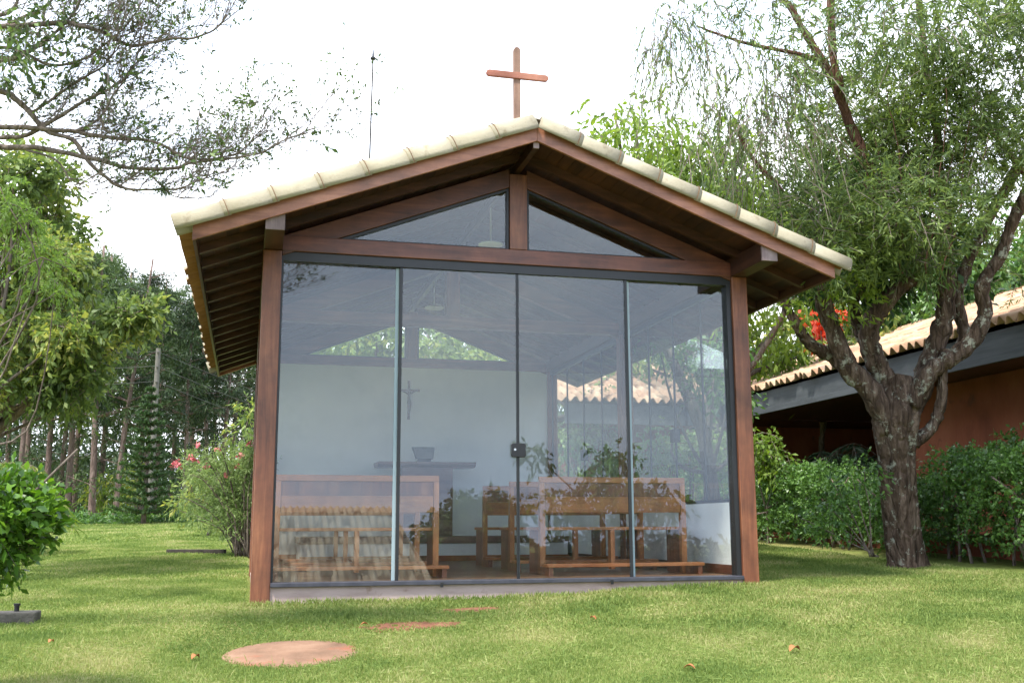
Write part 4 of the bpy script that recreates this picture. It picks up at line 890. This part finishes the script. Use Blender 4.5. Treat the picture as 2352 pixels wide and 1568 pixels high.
# drooping palm at left edge
P = at(20, 1190, 15); P[2] = lawn_z(P[0], P[1]); t = thing('drooping_palm', 'small palm with drooping yellow-green fronds at the left edge', 'palm', tuple(P)); mb = MB(); lv = Leaves()
for sx, hh in ((0, 1.55), (-.35, 1.3), (.25, 1.15)):
    b = P+[sx, 0, 0]; c = b+[.02, 0, hh-.35]; mb.tube([b, (b+c)/2, c], [.05, .04, .035], 8)
    for k in range(16):
        a = RNG.uniform(0, 6.28); ln = RNG.uniform(.45, .75); tq = np.linspace(0, 1, 12)[:, None]; dr = np.array([math.cos(a), math.sin(a), 0])
        S = c+dr*ln*tq+np.array([0, 0, 1])*(ln*(1.1*tq-1.7*tq**2)); mb.tube(S, .006, 3, False)
        for sd_ in (-1, 1):
            B = np.repeat(S, 3, 0)+RNG.normal(size=(36, 3))*.01; A = np.cross(dr, [0, 0, 1])*sd_*.6+dr*.5+RNG.normal(size=(36, 3))*.15+np.array([0, 0, -.5]); lv.add(B, A, .22, .016, .2)
mb.build('trunk', M['bark2'], t, True); lv.build('fronds', M['lf_bamb'], t)
# flowering shrub by the left post
P = at(552, 1275, 14.3); t = thing('flowering_shrub', 'arching willowy shrub with pink flowers against the left post of the chapel', 'shrub', tuple(P)); mb = MB(); lv = Leaves(); flowers = []; dS = 14.3
for k in range(46):
    x = RNG.uniform(400, 640); y = RNG.uniform(1020, 1180)+max(0, (470-x))*.55*RNG.random()
    q = limb(mb, [(552+RNG.uniform(-14, 20), 1278), (552+(x-552)*.35, 1278-(1278-y)*.6), (552+(x-552)*.75, y+18), (x, y+8*RNG.random())], dS+RNG.uniform(-.5, .5), .011, .004, 4, .08)
    for i in range(len(q)//4, len(q), 1): lv.clump(q[i], .08, 3 if i < len(q)*.6 else 5, .11, 5, .055, .014, .1)
for x, y in ((405, 1062), (412, 1068), (398, 1066), (442, 1050), (450, 1056), (455, 1021), (470, 1073), (500, 1033), (552, 1045), (545, 1070), (575, 1018), (435, 1052), (520, 1090)):
    c = at(x, y, dS-.35+RNG.uniform(-.1, .1)); n = 15; fl = Leaves(); fl.add(c+RNG.normal(size=(n, 3))*.018, RNG.normal(size=(n, 3)), .045, .035); flowers.append(fl)
mb.build('stems', M['bark2'], t, True); lv.build('foliage', M['lf_ole'], t); [fl.build('flower', M['petal'], t) for fl in flowers]
simple_tree('bush', 'loose light green bush behind the flowering shrub', 'bush', at(470, 1190, 20), blobs([(480, 1110, 50, 60), (440, 1140, 40, 50), (520, 1100, 50, 60), (560, 1000, 40, 40), (575, 940, 30, 26), (540, 1160, 60, 70)], 20, .5), 'lf_left', L=.1, Wd=.045, tl=.25, nl=7, r0=.04)
# glossy shrub close at lower left
P = at(-120, 1500, 4.9); P[2] = lz(P[0], P[1]); t = thing('glossy_shrub', 'rounded glossy green shrub close by at the lower left edge', 'shrub', tuple(P)); mb = MB(); lv = Leaves()
cS = at(-80, 1195, 4.9)
for k in range(9): mb.tube(wander([P+RNG.normal(size=3)*[.03, .03, 0], P*.4+cS*.6+RNG.normal(size=3)*.06, cS+RNG.normal(size=3)*[.2, .2, .12]], 4, .1), np.linspace(.014, .005, 9), 5)
lv.clump(cS, (.38, .38, .20), 760, .10, 8, .047, .024, -.1, 1., .7, .25, mb, .5, .0025)
lv.clump(at(-20, 1170, 4.9), (.26, .26, .13), 240, .09, 7, .047, .024, -.1, 1., .7, .3)
lv.clump(at(-60, 1270, 4.9), (.20, .25, .15), 180, .09, 7, .045, .023, .2, 1., .7, .3)
mb.build('stems', M['bark2'], t, True); lv.build('foliage', M['lf_shrub'], t)
# hedge before the house
mb = MB(); lv = Leaves(); he = thing('hedge', 'thick dark green hedge running in front of the terracotta house', 'hedge', (7.6, 3, .1))
n = 0
for k in range(2500):
    y = RNG.uniform(-2.2, 9.0); x = 7.62+RNG.uniform(-.44, .36); top = .89+.10*math.sin(y*1.7)+.08*math.sin(y*4.3+1)+(.14 if y < 1.6 else 0)
    z = lawn_z(x, y)+top*(1-RNG.random()**1.6*.85)
    lv.clump((x, y, z), (.12, .12, .08), 5, .10, 8, .042, .023, -.1, .6, 1.)
for k in range(44):
    y = RNG.uniform(-2, 8.8); x = 7.62+RNG.uniform(-.2, .2); z = lawn_z(x, y); mb.tube(wander([(x, y, z-.05), (x+RNG.normal()*.1, y+RNG.normal()*.1, z+.4), (x+RNG.normal()*.25, y+RNG.normal()*.25, z+.9)], 3, .1), np.linspace(.02, .008, 7), 5)
for x, y, h in ((2165, 1085, 30), (2215, 1050, 40), (2260, 1060, 40), (2300, 1015, 50), (2335, 1030, 45), (2280, 1090, 30), (1960, 1075, 14), (1880, 1085, 14), (2350, 1000, 50)):
    q = limb(mb, [(x+RNG.uniform(-8, 8), y+80), (x+4, y+35), (x, y)], 11.4 if x > 2100 else 14, .006, .003, 4); lv.clump(q[-1], .10, 20, .1, 6, .055, .028, .2); lv.clump(q[len(q)//2], .12, 22, .1, 6, .055, .028, .2)
mb.build('stems', M['bark2'], he, True); lv.build('foliage', M['lf_hedge'], he)
simple_tree('red_flower_bush', 'yellow-green bush beside the right post with a few red flowers', 'bush', at(1755, 1200, 15.2), blobs([(1750, 1010, 30, 50), (1770, 1040, 34, 60), (1745, 1060, 34, 60), (1790, 1080, 40, 60)], 15.2, .3), 'lf_yel', L=.07, Wd=.035, tl=.16, nl=7, r0=.03)
simple_tree('leaning_tree', 'slender leaning tree seen through the right side glazing', 'tree', at(1640, 1190, 13.2), blobs([(1640, 870, 46, 50), (1600, 830, 40, 40), (1680, 900, 40, 40), (1560, 780, 50, 40), (1500, 740, 50, 40), (1660, 800, 40, 30)], 13.2, .4), 'lf_hedge', L=.08, Wd=.04, tl=.25, nl=8, r0=.07, dens=.8,
    limbs=[([at(1640, 1150, 13.2), at(1612, 990, 13.2), at(1575, 900, 13.2), at(1535, 810, 13.2), at(1490, 740, 13.2)], .10, .05)])
simple_tree('pale_shrub', 'bright pale green shrub behind the front part of the side glazing', 'shrub', at(1590, 1190, 14.2), blobs([(1470, 1050, 40, 60), (1520, 1020, 44, 70), (1570, 1030, 44, 80), (1620, 1010, 44, 80), (1670, 1040, 40, 70), (1540, 1080, 60, 70), (1640, 1090, 60, 70)], 14.2, .3), 'lf_ole', L=.06, Wd=.03, tl=.2, nl=8, r0=.03)
simple_tree('pale_shrub', 'tall light shrub with pale stems behind the far bay of side glazing', 'shrub', at(1350, 1190, 19), blobs([(1295, 1000, 40, 60), (1340, 980, 40, 60), (1390, 990, 40, 60), (1320, 1060, 50, 60), (1400, 1060, 50, 60), (1360, 920, 36, 30)], 19, .4), 'lf_ole', L=.09, Wd=.04, tl=.25, nl=8, r0=.05)
# dark palms in the porch
P = np.array([9.0, 6.4, .1]); t = thing('porch_palm', 'dark clump of palm fronds in the shade under the house eave', 'palm', tuple(P)); mb = MB(); lv = Leaves()
for k in range(46):
    a = RNG.uniform(0, 6.28); ln = RNG.uniform(.7, 1.2); c = P+[RNG.uniform(-.3, .3), RNG.uniform(-1.1, 1.3), RNG.uniform(.9, 1.4)]; dr = np.array([math.cos(a), math.sin(a), 0]); tq = np.linspace(0, 1, 10)[:, None]
    S = c+dr*ln*tq*.8+np.array([0, 0, 1])*(ln*(.9*tq-1.3*tq**2)); mb.tube(S, .007, 3, False)
    if k % 6 == 0: mb.tube([(c[0], c[1], 0), c], [.04, .03], 6)
    for sd_ in (-1, 1):
        B = np.repeat(S, 3, 0)+RNG.normal(size=(30, 3))*.01; A = np.cross(dr, [0, 0, 1])*sd_*.7+dr*.6+RNG.normal(size=(30, 3))*.12+np.array([0, 0, -.35]); lv.add(B, A, .26, .024, .15)
mb.build('trunk', M['bark2'], t, True); lv.build('fronds', M['lf_palm'], t)

#@@BEHIND
# ------------------------------------------------------------------ what the glass mirrors, behind the camera
def mir(x, y, d): p = at(x, y, d); p[1] = .11-p[1]; return p
a, b = mir(700, 1345, 34), mir(700, 1166, 41); ye, yr = a[1], b[1]; ze, zr = a[2], b[2]; xr, xt = mir(1010, 1340, 34)[0], mir(900, 1170, 41)[0]; M['pale'] = mat('pale_clay_tile', [(.42, .34, .23), (.56, .48, .34), (.64, .57, .43)], 2, rough=.85)
lo = thing('lower_house', 'tile-roofed house downhill that shows mirrored in the lower left pane', 'house', (-3, ye-6, ze-2.2))
vv = np.array([0, yr-ye, zr-ze]); Lh = np.linalg.norm(vv); vv /= Lh; nn = np.cross([-1, 0, 0], vv); nn = nn if nn[2] > 0 else -nn
tile_field('roof_tiles', (-14, ye, ze), (1, 0, 0), vv, nn, 14+xr, Lh, .26, .42, .07, M['pale'], lo, .02, .012, lambda V: np.column_stack([np.minimum(V[:, 0], xr+(xt-xr)*(V[:, 1]-ye)/(yr-ye)), V[:, 1:]]))
MB().box(-13.5, xr-.5, ye-14, ye-.7, ze-2.6, ze-.02).build('wall', M['plaster'], lo)
MB().add([(-14, yr, zr), (xt, yr, zr), (xr, yr-8, ze), (-14, yr-8, ze), (xr-.02, ye, ze)], [(3, 2, 1, 0), (1, 2, 4)]).build('back_roof', M['tile'], lo)
def mtree(label, base, lst, d, r0=.2, L=.2):
    bl_ = [(mir(x, y, d+RNG.uniform(-1.5, 1.5)), np.array([r, r*1.2, r*.8])*d/FPX, n) for x, y, r, n in lst]
    simple_tree('tree', label, 'tree', mir(*base, d), bl_, 'lf_big', L=L, Wd=L*.5, tl=L*2.6, nl=9, r0=r0, frac=0)
mtree('round tree downhill mirrored in the glass beside the lock', (1090, 1300), [(1060, 1210, 70, 260), (1130, 1230, 70, 260), (1000, 1225, 40, 110), (1060, 1175, 44, 150), (1120, 1165, 44, 150), (1100, 1230, 55, 170), (1020, 1265, 45, 110), (1175, 1170, 36, 90), (960, 1280, 30, 50)], 46, .25, .26)
mtree('leafy tree mirrored in the panes right of the lock', (1480, 1300), [(1270, 1160, 40, 34), (1340, 1130, 46, 46), (1420, 1120, 46, 56), (1390, 1060, 40, 34), (1500, 1130, 50, 50), (1540, 1150, 40, 34), (1220, 1040, 34, 26), (1450, 1165, 46, 44), (1420, 1040, 30, 24), (1350, 1170, 40, 40)], 34, .12, .2)
lv = Leaves()
for k in range(170):
    x = RNG.uniform(940, 2100); P = mir(x, 1200, RNG.uniform(56, 70)); top = mir(x, 1195+18*math.sin(x*.02)+(60 if x < 985 else 0), 60)[2]; P[2] = top-1.2-RNG.random()*4.6
    lv.clump(P, (1.8, 1.5, 1.0), 36, .8, 6, .5, .2, .2, .6)
o = lv.build('far_woods', M['lf_pine']); tag(o, 'dark belt of woods downhill, mirrored along the bottom of the glass', 'woods', kind='stuff')
